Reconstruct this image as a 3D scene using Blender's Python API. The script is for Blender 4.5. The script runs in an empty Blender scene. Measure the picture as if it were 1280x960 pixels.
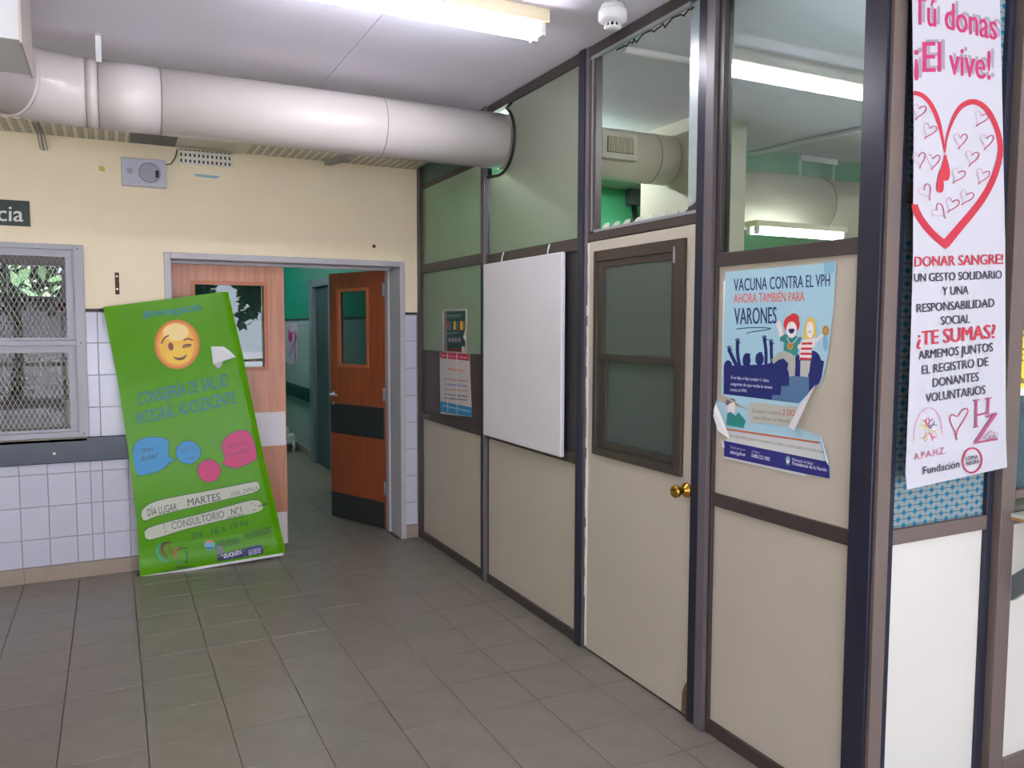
import bpy, bmesh, math, random
from mathutils import Vector, Matrix
from mathutils.geometry import tessellate_polygon
random.seed(7)
S = bpy.context.scene
COL = S.collection

# ---------------------------------------------------------------- camera
FPX = 1001.2                       # focal length in pixels of the 1280x960 frame
YAW, PITCH, ROLL = .46291, -.07162, -.00306
CAM = Vector((0, 0, 1.6))
fw = Vector((math.sin(YAW)*math.cos(PITCH), math.cos(YAW)*math.cos(PITCH), math.sin(PITCH)))
r0 = Vector((math.cos(YAW), -math.sin(YAW), 0)); d0 = fw.cross(r0)
cr, sr = math.cos(ROLL), math.sin(ROLL)
RT, DN = cr*r0 + sr*d0, -sr*r0 + cr*d0
cd = bpy.data.cameras.new('camera'); cam = bpy.data.objects.new('camera', cd); COL.objects.link(cam)
cd.sensor_width = 36; cd.lens = 36*FPX/1280; cd.clip_start = .05; cd.clip_end = 200
m = Matrix((RT, -DN, -fw)).transposed().to_4x4(); m.translation = CAM; cam.matrix_world = m
S.camera = cam

# ---------------------------------------------------------------- colour management, world
S.view_settings.view_transform = 'Standard'; S.view_settings.look = 'None'
S.view_settings.gamma = 1; S.view_settings.use_curve_mapping = False
S.view_settings.exposure = 1.08
W = bpy.data.worlds.new('sky'); S.world = W; W.use_nodes = True
bg = W.node_tree.nodes['Background']; bg.inputs[0].default_value = (.78, .86, 1, 1); bg.inputs[1].default_value = 3.6
S.cycles.max_bounces = 10; S.cycles.diffuse_bounces = 5; S.cycles.transmission_bounces = 8
S.cycles.caustics_refractive = False; S.cycles.caustics_reflective = False
S.cycles.sample_clamp_indirect = 6
# daylight enters by the entrance opening behind the camera (portals only guide the sky sampling)
def portal(loc, sx, sy, rot):
    l = bpy.data.lights.new('portal', 'AREA'); l.shape = 'RECTANGLE'; l.size = sx; l.size_y = sy; l.cycles.is_portal = True
    o = bpy.data.objects.new('portal', l); o.location = loc; o.rotation_euler = rot; COL.objects.link(o)
portal((.9, -3.3, 1.3), 9.6, 2.6, (math.radians(90), 0, 0))
TUBE_HALL, TUBE_ROOM, TUBE_CORR, TUBE_OFF = 25.0, 34.0, 18.0, 1.2
sl = bpy.data.lights.new('sun', 'SUN'); sl.energy = 34; sl.angle = .02; sl.color = (.93, .96, 1)
so = bpy.data.objects.new('sun', sl); COL.objects.link(so); so.rotation_euler = (math.radians(32), 0, math.radians(14))   # high midday sun outside, behind the camera

# ---------------------------------------------------------------- helpers
def lin(c):
    c = [x/255 for x in c]
    return tuple((x/12.92 if x <= .04045 else ((x+.055)/1.055)**2.4) for x in c) + (1,)
MATS = {}
def mat(name, rgb, rough=.6, metal=0, var=.0, vscale=6, bump=0, bscale=200, spec=.5, trans=0, ior=1.45, emit=0, coat=0):
    if name in MATS: return MATS[name]
    M = bpy.data.materials.new(name); M.use_nodes = True; N = M.node_tree; p = N.nodes['Principled BSDF']
    p.inputs['Base Color'].default_value = lin(rgb); p.inputs['Roughness'].default_value = rough
    p.inputs['Metallic'].default_value = metal; p.inputs['Specular IOR Level'].default_value = spec
    p.inputs['IOR'].default_value = ior; p.inputs['Transmission Weight'].default_value = trans; p.inputs['Coat Weight'].default_value = coat
    if emit:
        p.inputs['Emission Color'].default_value = lin(rgb); p.inputs['Emission Strength'].default_value = emit
    tc = N.nodes.new('ShaderNodeTexCoord')
    if var:
        n = N.nodes.new('ShaderNodeTexNoise'); n.inputs['Scale'].default_value = vscale; n.inputs['Detail'].default_value = 6
        N.links.new(tc.outputs['Object'], n.inputs['Vector'])
        mr = N.nodes.new('ShaderNodeMapRange'); mr.inputs[1].default_value = .3; mr.inputs[2].default_value = .7
        mr.inputs[3].default_value = 1-var; mr.inputs[4].default_value = 1+var*.6
        N.links.new(n.outputs[0], mr.inputs[0])
        mx = N.nodes.new('ShaderNodeVectorMath'); mx.operation = 'SCALE'; mx.inputs[0].default_value = lin(rgb)[:3]
        N.links.new(mr.outputs[0], mx.inputs['Scale']); N.links.new(mx.outputs[0], p.inputs['Base Color'])
    if bump:
        n2 = N.nodes.new('ShaderNodeTexNoise'); n2.inputs['Scale'].default_value = bscale; n2.inputs['Detail'].default_value = 3
        N.links.new(tc.outputs['Object'], n2.inputs['Vector'])
        b = N.nodes.new('ShaderNodeBump'); b.inputs['Strength'].default_value = bump; b.inputs['Distance'].default_value = .002
        N.links.new(n2.outputs[0], b.inputs['Height']); N.links.new(b.outputs[0], p.inputs['Normal'])
    MATS[name] = M; return M

ROOTLOC = {}
def thing(name, label=None, cat=None, loc=(0, 0, 0), group=None, kind=None):
    o = bpy.data.objects.new(name, None); COL.objects.link(o); o.location = loc; o.empty_display_size = .1
    ROOTLOC[o] = Vector(loc); tag(o, label, cat, group, kind); return o
def tag(o, label=None, cat=None, group=None, kind=None):
    if label: o['label'] = label
    if cat: o['category'] = cat
    if group: o['group'] = group
    if kind: o['kind'] = kind
    return o
class MB:
    """collects shapes in world coordinates, links them as ONE mesh object"""
    def __init__(s): s.v, s.f, s.m, s.sm = [], [], [], []
    def add(s, vs, fs, mi=0, smooth=False):
        b = len(s.v); s.v += [Vector(v) for v in vs]
        for f in fs: s.f.append([b+i for i in f]); s.m.append(mi); s.sm.append(smooth)
        return s
    def box(s, x0, x1, y0, y1, z0, z1, mi=0):
        if x0 > x1: x0, x1 = x1, x0
        if y0 > y1: y0, y1 = y1, y0
        if z0 > z1: z0, z1 = z1, z0
        vs = [(x, y, z) for x in (x0, x1) for y in (y0, y1) for z in (z0, z1)]
        return s.add(vs, [(0,1,3,2),(4,6,7,5),(0,4,5,1),(2,3,7,6),(0,2,6,4),(1,5,7,3)], mi)
    def obox(s, o, u, v, w, mi=0):      # box from corner o along edge vectors
        o, u, v, w = map(Vector, (o, u, v, w))
        vs = [o+a*u+b*v+c*w for a in (0,1) for b in (0,1) for c in (0,1)]
        fs = [(0,1,3,2),(4,6,7,5),(0,4,5,1),(2,3,7,6),(0,2,6,4),(1,5,7,3)]
        if u.cross(v).dot(w) < 0: fs = [f[::-1] for f in fs]
        return s.add(vs, fs, mi)
    def tube(s, pts, r, n=10, mi=0, caps=True):
        pts = [Vector(p) for p in pts]; rs = r if isinstance(r, (list, tuple)) else [r]*len(pts)
        t = (pts[1]-pts[0]).normalized(); a = t.orthogonal().normalized(); rings = []
        for i, p in enumerate(pts):
            if i == 0: t2 = pts[1]-pts[0]
            elif i == len(pts)-1: t2 = pts[-1]-pts[-2]
            else: t2 = (pts[i+1]-p).normalized()+(p-pts[i-1]).normalized()
            t2.normalize(); a = (a-a.dot(t2)*t2).normalized(); b = t2.cross(a)
            rings.append([p+rs[i]*(math.cos(k*2*math.pi/n)*a+math.sin(k*2*math.pi/n)*b) for k in range(n)])
        base = len(s.v); s.v += [v for rg in rings for v in rg]
        for i in range(len(pts)-1):
            for k in range(n):
                s.f.append([base+i*n+k, base+i*n+(k+1) % n, base+(i+1)*n+(k+1) % n, base+(i+1)*n+k]); s.m.append(mi); s.sm.append(True)
        if caps:
            s.f.append([base+k for k in range(n)][::-1]); s.m.append(mi); s.sm.append(False)
            s.f.append([base+(len(pts)-1)*n+k for k in range(n)]); s.m.append(mi); s.sm.append(False)
        return s
    def lathe(s, c, axis, prof, n=24, mi=0):    # prof: list of (distance along axis, radius)
        c, ax = Vector(c), Vector(axis).normalized()
        pts = [c+ax*d for d, _ in prof]; a = ax.orthogonal().normalized(); b = ax.cross(a); base = len(s.v)
        for p, (_, r) in zip(pts, prof):
            s.v += [p+max(r, 1e-5)*(math.cos(k*2*math.pi/n)*a+math.sin(k*2*math.pi/n)*b) for k in range(n)]
        for i in range(len(prof)-1):
            for k in range(n):
                s.f.append([base+i*n+k, base+i*n+(k+1) % n, base+(i+1)*n+(k+1) % n, base+(i+1)*n+k]); s.m.append(mi); s.sm.append(True)
        s.f.append([base+k for k in range(n)][::-1]); s.m.append(mi); s.sm.append(False)
        s.f.append([base+(len(prof)-1)*n+k for k in range(n)]); s.m.append(mi); s.sm.append(False)
        return s
    def build(s, name, mats, parent=None, bevel=0, loc=None):
        if not isinstance(mats, (list, tuple)): mats = [mats]
        if parent is not None: o0 = ROOTLOC[parent]
        elif loc is not None: o0 = Vector(loc)
        else:
            xs = [v.x for v in s.v]; ys = [v.y for v in s.v]; zs = [v.z for v in s.v]
            o0 = Vector(((min(xs)+max(xs))/2, (min(ys)+max(ys))/2, min(zs)))
        me = bpy.data.meshes.new(name); me.from_pydata([v-o0 for v in s.v], [], s.f)
        for mm in mats: me.materials.append(mm)
        me.polygons.foreach_set('material_index', s.m); me.polygons.foreach_set('use_smooth', s.sm); me.update()
        o = bpy.data.objects.new(name, me); COL.objects.link(o)
        if parent is not None: o.parent = parent
        else: o.location = o0
        ROOTLOC[o] = o0
        if bevel:
            bv = o.modifiers.new('bevel', 'BEVEL'); bv.width = bevel; bv.segments = 2; bv.limit_method = 'ANGLE'; bv.harden_normals = False
        return o
def box(name, x0, x1, y0, y1, z0, z1, M, parent=None, bevel=0, **k):
    o = MB().box(x0, x1, y0, y1, z0, z1).build(name, M, parent, bevel)
    return tag(o, **k) if k else o

# pixel of the photograph -> point on a real plane
def ray(x, y): return RT*((x-640)/FPX) + DN*((y-480)/FPX) + fw
class Plane:
    def __init__(s, p, n): s.p, s.n = Vector(p), Vector(n).normalized()
    def __call__(s, x, y, off=0):
        d = ray(x, y); return CAM + d*((s.p-CAM).dot(s.n)/d.dot(s.n)) + s.n*off
class Cloth(Plane):
    """the banner's plane with its rolled right edge and the bulge along its foot"""
    def __call__(s, x, y, off=0):
        d = 0.0
        xe = 285+(y-364)*.2165; e = (x-(xe-9))/9
        if e > 0: d -= .010*min(e, 1)**2
        yb = 721-(x-175)*.163; e = (y-(yb-34))/34
        if e > 0: d += .016*math.sin(min(e, 1)*math.pi*.62)
        return Plane.__call__(s, x, y, off+d)
FONTS = {}
def text_mesh(t, bold=0, shear=0):
    k = (t, bold, shear)
    if k not in FONTS:
        c = bpy.data.curves.new('t', 'FONT'); c.body = t; c.offset = bold; c.shear = shear; c.resolution_u = 3
        o = bpy.data.objects.new('t', c); COL.objects.link(o)
        dg = bpy.context.evaluated_depsgraph_get(); me = bpy.data.meshes.new_from_object(o.evaluated_get(dg))
        vs = [(v.co.x, v.co.y) for v in me.vertices]; fs = [list(p.vertices) for p in me.polygons]
        bpy.data.objects.remove(o); bpy.data.meshes.remove(me); bpy.data.curves.remove(c)
        FONTS[k] = (vs, fs)
    return FONTS[k]
def chaikin(P, n=2, closed=True):
    for _ in range(n):
        Q = []; L = len(P)
        rng = range(L) if closed else range(L-1)
        if not closed: Q.append(P[0])
        for i in rng:
            a, b = P[i], P[(i+1) % L]
            Q.append((a[0]*.75+b[0]*.25, a[1]*.75+b[1]*.25)); Q.append((a[0]*.25+b[0]*.75, a[1]*.25+b[1]*.75))
        if not closed: Q.append(P[-1])
        P = Q
    return P
def fine(P, tri, L=6):
    """split triangles until they can follow the cloth"""
    P = list(P); out = []; mid = {}; st = [tuple(t) for t in tri]
    def M(a, b):
        k = (min(a, b), max(a, b))
        if k not in mid: mid[k] = len(P); P.append(((P[a][0]+P[b][0])/2, (P[a][1]+P[b][1])/2))
        return mid[k]
    while st:
        t = st.pop(); e = [math.hypot(P[t[i]][0]-P[t[(i+1) % 3]][0], P[t[i]][1]-P[t[(i+1) % 3]][1]) for i in range(3)]; i = e.index(max(e))
        if e[i] < L: out.append(t); continue
        a, b, c = t[i], t[(i+1) % 3], t[(i+2) % 3]; m_ = M(a, b); st += [(a, m_, c), (m_, b, c)]
    return P, out
class Print:
    """flat print on a sheet: shapes given where they stand in the photograph, laid on the sheet's plane"""
    def __init__(s, plane, origin=(0, 0), sc=1, lift=.0012, step=.000015, gloss=.5):
        s.pl, s.o, s.sc, s.l, s.step, s.mb, s.cols, s.g = plane, origin, sc, lift, step, MB(), [], gloss
    def at(s, origin, sc): s.o, s.sc = origin, sc; return s
    def P(s, p): return (s.o[0]+p[0]/s.sc, s.o[1]+p[1]/s.sc)
    def mi(s, c):
        if c not in s.cols: s.cols.append(c)
        return s.cols.index(c)
    def _poly(s, P, c):
        tri = tessellate_polygon([[Vector((x, -y, 0)) for x, y in P]])
        if isinstance(s.pl, Cloth): P, tri = fine(P, tri)
        vs = [s.pl(x, y, s.l) for x, y in P]; s.l += s.step
        fs = []
        for t in tri:
            nn = (vs[t[1]]-vs[t[0]]).cross(vs[t[2]]-vs[t[0]])
            fs.append(t if nn.dot(s.pl.n) > 0 else t[::-1])
        s.mb.add(vs, fs, s.mi(c)); return s
    def poly(s, P, c, smooth=0):
        P = [s.P(p) for p in P]
        if smooth: P = chaikin(P, smooth)
        return s._poly(P, c)
    def stroke(s, P, w, c, smooth=2, closed=False, wp=None):
        P = [s.P(p) for p in P]
        if smooth: P = chaikin(P, smooth, closed)
        if closed: P = P+[P[0]]
        L, R = [], []
        for i, p in enumerate(P):
            a, b = P[max(i-1, 0)], P[min(i+1, len(P)-1)]
            dx, dy = b[0]-a[0], b[1]-a[1]; n = math.hypot(dx, dy) or 1
            ww = w/2 if wp is None else w/2*wp(i/(len(P)-1))
            L.append((p[0]-dy/n*ww, p[1]+dx/n*ww)); R.append((p[0]+dy/n*ww, p[1]-dx/n*ww))
        vs = [s.pl(x, y, s.l) for x, y in L+R]; k = len(P); s.l += s.step
        fs = [(i, i+1, k+i+1, k+i) for i in range(k-1)]
        f = fs[0]
        if (vs[f[1]]-vs[f[0]]).cross(vs[f[2]]-vs[f[0]]).dot(s.pl.n) < 0: fs = [q[::-1] for q in fs]
        s.mb.add(vs, fs, s.mi(c)); return s
    def ell(s, c0, rx, ry, c, rot=0, n=28, ring=0):
        P = []
        for k in range(n):
            a = 2*math.pi*k/n; x, y = rx*math.cos(a), ry*math.sin(a)
            P.append((c0[0]+x*math.cos(rot)-y*math.sin(rot), c0[1]+x*math.sin(rot)+y*math.cos(rot)))
        return s.stroke(P, ring, c, 0, True) if ring else s.poly(P, c)
    def text(s, t, p0, p1, h, c, bold=0, up=(0, -1), shear=0, xh=None):
        """baseline from p0 to p1, capital height h (photo pixels)"""
        if bold:
            k = bold*h*.9
            for d in (-k, k): s.text(t, (p0[0]+d*s.sc, p0[1]), (p1[0]+d*s.sc, p1[1]), h, c, 0, up, shear)
        vs, fs = text_mesh(t, 0, shear); xs = [v[0] for v in vs]; x0, x1 = min(xs), max(xs)
        a, b = s.P(p0), s.P(p1); cap = .69; out = []
        for x, y in vs:
            u = (x-x0)/(x1-x0); v = y/cap*h
            out.append(s.pl(a[0]+(b[0]-a[0])*u+up[0]*v, a[1]+(b[1]-a[1])*u+up[1]*v, s.l))
        s.l += s.step; s.mb.add(out, fs, s.mi(c)); return s
    def lines(s, p0, p1, h, c, seed=1):     # a line of print too small to read
        rnd = random.Random(seed); a, b = s.P(p0), s.P(p1); L = math.hypot(b[0]-a[0], b[1]-a[1]); t = 0
        o, sc = s.o, s.sc; s.o, s.sc = (0, 0), 1
        while t < L:
            w = min(rnd.uniform(1.2, 5), L-t); k0, k1 = t/L, (t+w)/L
            s.stroke([(a[0]+(b[0]-a[0])*k, a[1]+(b[1]-a[1])*k) for k in (k0, k1)], h, c, 0); t += w+rnd.uniform(.5, 1.1)
        s.o, s.sc = o, sc; return s
    def build(s, name, parent):
        ms = [mat('ink_%d_%d_%d_%d' % (c+(int(s.g*100),)), c, s.g) for c in s.cols]
        return s.mb.build(name, ms, parent)
def sheet(plane, P, name, M, parent, thick=.001, back=None):
    """a thin real sheet cut to an outline; P in photo pixels"""
    tri = tessellate_polygon([[Vector((x, -y, 0)) for x, y in P]]); n = len(P)
    f = [plane(x, y, thick) for x, y in P]; b = [plane(x, y, 0) for x, y in P]; fs = []
    for t in tri:
        q = t if (f[t[1]]-f[t[0]]).cross(f[t[2]]-f[t[0]]).dot(plane.n) > 0 else t[::-1]
        fs += [tuple(q), tuple(n+i for i in q[::-1])]
    for i in range(n): fs.append((i, (i+1) % n, n+(i+1) % n, n+i))
    return MB().add(f+b, fs).build(name, M, parent)

# ---------------------------------------------------------------- materials
floor_ms = [mat('floor_tile_%d' % i, c, .30, 0, .10, 9, .05, 60, spec=.5) for i, c in enumerate([(130,123,114),(128,122,113),(132,124,115)])]
grout = mat('floor_grout', (96,90,82), .8)
wtile_ms = [mat('wall_tile_%d' % i, c, .13, 0, .02, 3, .05, 14) for i, c in enumerate([(204,203,220),(200,200,217)])]
wgrout = mat('wall_grout', (150,148,158), .8)
base_m = mat('base_tile', (160,146,132), .4, 0, .05, 12)
cream = mat('cream_paint', (246,231,200), .55, 0, .035, 2.2, .15, 90)
ceil_m = mat('ceiling_paint', (236,232,246), .5, 0, .03, 1.5, .05, 40)
dark = mat('border_brown', (50,36,34), .5)
brown = mat('frame_brown', (66,58,56), .38, 0, .08, 5)
navy = mat('frame_dark', (38,40,56), .28, 0, .06, 5)
greyf = mat('frame_grey', (98,92,98), .35)
lam = mat('laminate_cream', (186,179,166), .42, 0, .03, 3, .06, 300)
lamw = mat('laminate_white', (210,207,202), .4, 0, .02, 3)
duct_m = mat('duct_white', (210,202,200), .17, 0, .02, 4)
duct_in = mat('duct_beige', (205,196,178), .35, 0, .03, 4)
green = mat('green_wall', (84,186,132), .6, 0, .04, 3)
teal = mat('teal_wall', (20,135,112), .6, 0, .04, 3)
alu = mat('aluminium', (165,168,176), .35, .5)
white = mat('white_paint', (222,222,224), .45)
steel = mat('steel', (190,190,190), .3, .9)
black = mat('black_plastic', (22,22,24), .4)
frost = mat('frosted_glass', (186,188,172), .42, 0, 0, 1, .4, 350, trans=.58, ior=1.3)
clear = mat('clear_glass', (236,244,242), .0, trans=1, ior=1.5)
doorglass = mat('door_glass', (150,160,160), .0, trans=1, ior=1.55)
winglass = mat('window_glass', (225,232,232), .02, trans=1, ior=1.28)
hammer = mat('hammered_glass', (88,126,138), .12, 0, 0, 1, 1.0, 130, trans=.6, ior=1.45)
MATS['hammered_glass'].node_tree.nodes['Bump'].inputs['Distance'].default_value = .006
hammer_d = mat('hammered_glass_dim', (110,118,116), .2, 0, 0, 1, 1.0, 110, trans=.6, ior=1.45)
wood = mat('door_wood', (150,76,48), .33, 0, .14, 3)
def wood_grain(M, rgb):
    N = M.node_tree; p = N.nodes['Principled BSDF']; tc = N.nodes['Texture Coordinate']
    mp = N.nodes.new('ShaderNodeMapping'); mp.inputs['Scale'].default_value = (14, 14, .9)
    n = N.nodes.new('ShaderNodeTexNoise'); n.inputs['Scale'].default_value = 2.5; n.inputs['Detail'].default_value = 8
    N.links.new(tc.outputs['Object'], mp.inputs[0]); N.links.new(mp.outputs[0], n.inputs['Vector'])
    r = N.nodes.new('ShaderNodeValToRGB'); c = lin(rgb)
    r.color_ramp.elements[0].position = .3; r.color_ramp.elements[0].color = (c[0]*.82, c[1]*.78, c[2]*.75, 1)
    r.color_ramp.elements[1].position = .7; r.color_ramp.elements[1].color = (c[0]*1.12, c[1]*1.12, c[2]*1.12, 1)
    N.links.new(n.outputs[0], r.inputs[0]); N.links.new(r.outputs[0], p.inputs['Base Color'])
wood_grain(wood, (158,84,54))
tube_hall = mat('tube_hall', (240,242,255), .5, emit=TUBE_HALL)
tube_room = mat('tube_room', (240,250,255), .5, emit=TUBE_ROOM)
tube_corr = mat('tube_corr', (230,250,255), .5, emit=TUBE_CORR)

def perforated(nm='perforated_tray', per=.055, hole=.2, bd=.55):
    M = mat(nm, (188,186,170), .5, .2); N = M.node_tree; p = N.nodes['Principled BSDF']; tc = N.nodes['Texture Coordinate']
    sx = N.nodes.new('ShaderNodeSeparateXYZ'); N.links.new(tc.outputs['Object'], sx.inputs[0])
    def band(sock, period, duty):
        a = N.nodes.new('ShaderNodeMath'); a.operation = 'DIVIDE'; N.links.new(sock, a.inputs[0]); a.inputs[1].default_value = period
        b = N.nodes.new('ShaderNodeMath'); b.operation = 'FRACT'; N.links.new(a.outputs[0], b.inputs[0])
        c = N.nodes.new('ShaderNodeMath'); c.operation = 'LESS_THAN'; N.links.new(b.outputs[0], c.inputs[0]); c.inputs[1].default_value = duty
        return c.outputs[0]
    def mul(a, b):
        c = N.nodes.new('ShaderNodeMath'); c.operation = 'MULTIPLY'; N.links.new(a, c.inputs[0]); N.links.new(b, c.inputs[1]); return c.outputs[0]
    add = N.nodes.new('ShaderNodeMath'); add.operation = 'ADD'; N.links.new(sx.outputs[1], add.inputs[0]); N.links.new(sx.outputs[2], add.inputs[1])
    h = mul(band(sx.outputs[0], per, hole), band(add.outputs[0], .038, .5))
    band2 = band(sx.outputs[0], per, bd)
    m1 = N.nodes.new('ShaderNodeMix'); m1.data_type = 'RGBA'; N.links.new(band2, m1.inputs[0])
    m1.inputs[6].default_value = lin((178,174,158)); m1.inputs[7].default_value = lin((220,218,206))
    m2 = N.nodes.new('ShaderNodeMix'); m2.data_type = 'RGBA'; N.links.new(h, m2.inputs[0]); N.links.new(m1.outputs[2], m2.inputs[6])
    m2.inputs[7].default_value = lin((45,42,38)); N.links.new(m2.outputs[2], p.inputs['Base Color']); return M
perf = perforated(); perf2 = perforated('perforated_side', .027, .4, 1)

def vinyl():
    """printed window film: pale petals round blue diamonds, thin brown joints"""
    M = mat('patterned_film', (120,135,145), .25); N = M.node_tree; p = N.nodes['Principled BSDF']; tc = N.nodes['Texture Coordinate']
    sx = N.nodes.new('ShaderNodeSeparateXYZ'); N.links.new(tc.outputs['Object'], sx.inputs[0])
    def ma(op, a, b=None, v=None):
        n = N.nodes.new('ShaderNodeMath'); n.operation = op
        if hasattr(a, 'links'): N.links.new(a, n.inputs[0])
        else: n.inputs[0].default_value = a
        if b is not None:
            if hasattr(b, 'links'): N.links.new(b, n.inputs[1])
            else: n.inputs[1].default_value = b
        return n.outputs[0]
    U = ma('DIVIDE', sx.outputs[0], .0262); V = ma('DIVIDE', sx.outputs[2], .0208)
    # diamonds sit on every lattice point with even i+j
    def cell(off):
        a = ma('SUBTRACT', ma('FRACT', ma('ADD', ma('MULTIPLY', U, .5), off)), .5)
        b = ma('SUBTRACT', ma('FRACT', ma('ADD', ma('MULTIPLY', V, .5), off)), .5)
        return ma('MULTIPLY', ma('ADD', ma('ABSOLUTE', a), ma('ABSOLUTE', b)), 2)
    d = ma('MINIMUM', cell(.25), cell(.75))
    dia = ma('LESS_THAN', d, .48)
    gx = ma('ABSOLUTE', ma('SUBTRACT', ma('FRACT', U), .5)); gy = ma('ABSOLUTE', ma('SUBTRACT', ma('FRACT', V), .5))
    line = ma('MAXIMUM', ma('LESS_THAN', gy, .05), ma('MULTIPLY', ma('LESS_THAN', gx, .035), .35))
    def mix(f, a, b):
        n = N.nodes.new('ShaderNodeMix'); n.data_type = 'RGBA'; N.links.new(f, n.inputs[0])
        for i, c in ((6, a), (7, b)):
            if hasattr(c, 'links'): N.links.new(c, n.inputs[i])
            else: n.inputs[i].default_value = lin(c)
        return n.outputs[2]
    c = mix(line, (128,146,152), (74,70,70)); c = mix(dia, c, (28,106,142))
    N.links.new(c, p.inputs['Base Color']); return M
film = vinyl()
plainfilm = mat('plain_film', (112,128,122), .4)

# ================================================================ SETTING
PX, BY, CZ = 2.07, 5.70, 2.92      # partition face, back wall face, ceiling
FY = 1.70                          # face of the partition's front return
# ---- floor
fl = thing('floor', loc=(0, 0, 0), kind='structure')
MB().box(-5, 8, -3.3, 14, -.12, -.004).build('floor_slab', grout, fl)
T = .303; GX, GY = -.225, 3.236
tile_me = {}
def floor_tile(x0, x1, y0, y1):
    key = (round(x1-x0, 3), round(y1-y0, 3), random.randrange(3))
    if key not in tile_me:
        b = MB(); w, h = x1-x0, y1-y0; e = .0015
        vs = [(0,0,-.004),(w,0,-.004),(w,h,-.004),(0,h,-.004),(e,e,0),(w-e,e,0),(w-e,h-e,0),(e,h-e,0)]
        me = bpy.data.meshes.new('tile'); me.from_pydata(vs, [], [(4,5,6,7),(0,1,5,4),(1,2,6,5),(2,3,7,6),(3,0,4,7)])
        me.materials.append(floor_ms[key[2]]); tile_me[key] = me
    o = bpy.data.objects.new('tile', tile_me[key]); COL.objects.link(o); o.parent = fl; o.location = (x0, y0, -.0008*random.random())
j = .0016
for i in range(-5, 8):
    for k in range(-6, 9):
        x0, x1 = GX+i*T+j, GX+(i+1)*T-j; y0, y1 = GY+k*T+j, min(GY+(k+1)*T-j, BY-.002)
        if i == 7: x1 = min(x1, PX-.002)
        if y1-y0 < .03 or x1-x0 < .03: continue
        floor_tile(x0, x1, y0, y1)
for i in range(2, 8):
    for k in range(0, 7):
        x0, x1 = GX+i*T+j, min(GX+(i+1)*T-j, 2.13); y0, y1 = BY+k*T+j, BY+(k+1)*T-j
        if k == 0: x0, x1 = max(x0, .36), min(x1, 1.88)
        if x1-x0 > .03: floor_tile(x0, x1, y0, y1)
# everything beyond the hand-laid field is the same tiling, too far or out of sight to tell apart
def far_tiles():
    M = mat('far_floor', (126,120,107), .36); N = M.node_tree; p = N.nodes['Principled BSDF']; tc = N.nodes['Texture Coordinate']
    b = N.nodes.new('ShaderNodeTexBrick'); b.offset = 0; b.inputs['Scale'].default_value = 1; b.inputs['Brick Width'].default_value = T; b.inputs['Row Height'].default_value = T
    b.inputs['Mortar Size'].default_value = .0016; b.inputs[1].default_value = lin((128,122,108)); b.inputs[2].default_value = lin((132,124,111)); b.inputs[3].default_value = lin((92,84,72))
    N.links.new(tc.outputs['Object'], b.inputs['Vector']); N.links.new(b.outputs[0], p.inputs['Base Color']); return M
ft = far_tiles(); b = MB()
b.box(-5, GX-5*T, -3.3, BY, -.004, -.0005); b.box(GX-5*T, 8, -3.3, GY-6*T, -.004, -.0005)
b.box(2.10, 8, GY-6*T, BY, -.004, -.0005); b.box(.3, 2.14, BY+7*T, 14, -.004, -.0005); b.box(-3, .2, 6, 9, -.004, -.0005)
b.build('far_tiles', ft, fl)
# ---- ceiling: boards with an open joint
ce = thing('ceiling', loc=(0, 0, CZ), kind='structure')
for x0, x1 in ((-5, -1.37), (-1.366, 1.067), (1.072, 3.50), (3.504, 8)):
    MB().box(x0, x1, -3.3, 5.72, CZ, CZ+.03).build('ceiling_board', ceil_m, ce)
MB().box(-5, 8, -3.3, 5.72, CZ+.032, CZ+.1).build('ceiling_slab', mat('slab', (70,70,72), .9), ce)
MB().box(.2, 2.3, 6.0, 14, 2.75, 2.85).build('ceiling_slab', ceil_m, ce)
MB().box(-3, .2, 6.0, 9, 2.75, 2.85).build('ceiling_slab', ceil_m, ce)
# ---- back wall with door and window openings
wb = thing('wall_back', loc=(0, BY, 0), kind='structure')
WX0, WX1, WZ0, WZ1 = -1.02, -.156, .90, 2.095
DX0, DX1, DZ = .322, 1.945, 2.075
b = MB(); Z9 = 1.70
b.box(-5, WX0, BY, 6, Z9, CZ); b.box(WX0, WX1, BY, 6, WZ1, CZ); b.box(WX1, DX0, BY, 6, Z9, CZ); b.box(DX0, DX1, BY, 6, DZ, CZ); b.box(DX1, 2.10, BY, 6, Z9, CZ)
b.build('painted_wall', cream, wb)
b = MB(); y = BY-.001
b.box(-5, WX0, y, 6, 0, Z9); b.box(WX0, WX1, y, 6, 0, WZ0); b.box(WX1, DX0, y, 6, 0, Z9); b.box(DX1, 2.10, y, 6, 0, Z9)
b.build('tiled_wall', wgrout, wb)
ROWS = [.098, .271, .474, .677, .880, 1.083, 1.286, 1.489, 1.684]
wme = {}
def wall_tile(x0, x1, z0, z1):
    if x1-x0 < .012 or z1-z0 < .012: return
    key = (round(x1-x0, 3), round(z1-z0, 3), random.randrange(2))
    if key not in wme:
        w, h = x1-x0, z1-z0; e = .002
        vs = [(0,0,0),(w,0,0),(w,0,h),(0,0,h),(e,-.005,e),(w-e,-.005,e),(w-e,-.005,h-e),(e,-.005,h-e)]
        me = bpy.data.meshes.new('tile'); me.from_pydata(vs, [], [(4,5,6,7),(0,1,5,4),(1,2,6,5),(2,3,7,6),(3,0,4,7)])
        me.materials.append(wtile_ms[key[2]]); wme[key] = me
    o = bpy.data.objects.new('tile', wme[key]); COL.objects.link(o); o.parent = wb; o.location = (x0, -.0015, z0)
g = .0011
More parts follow.
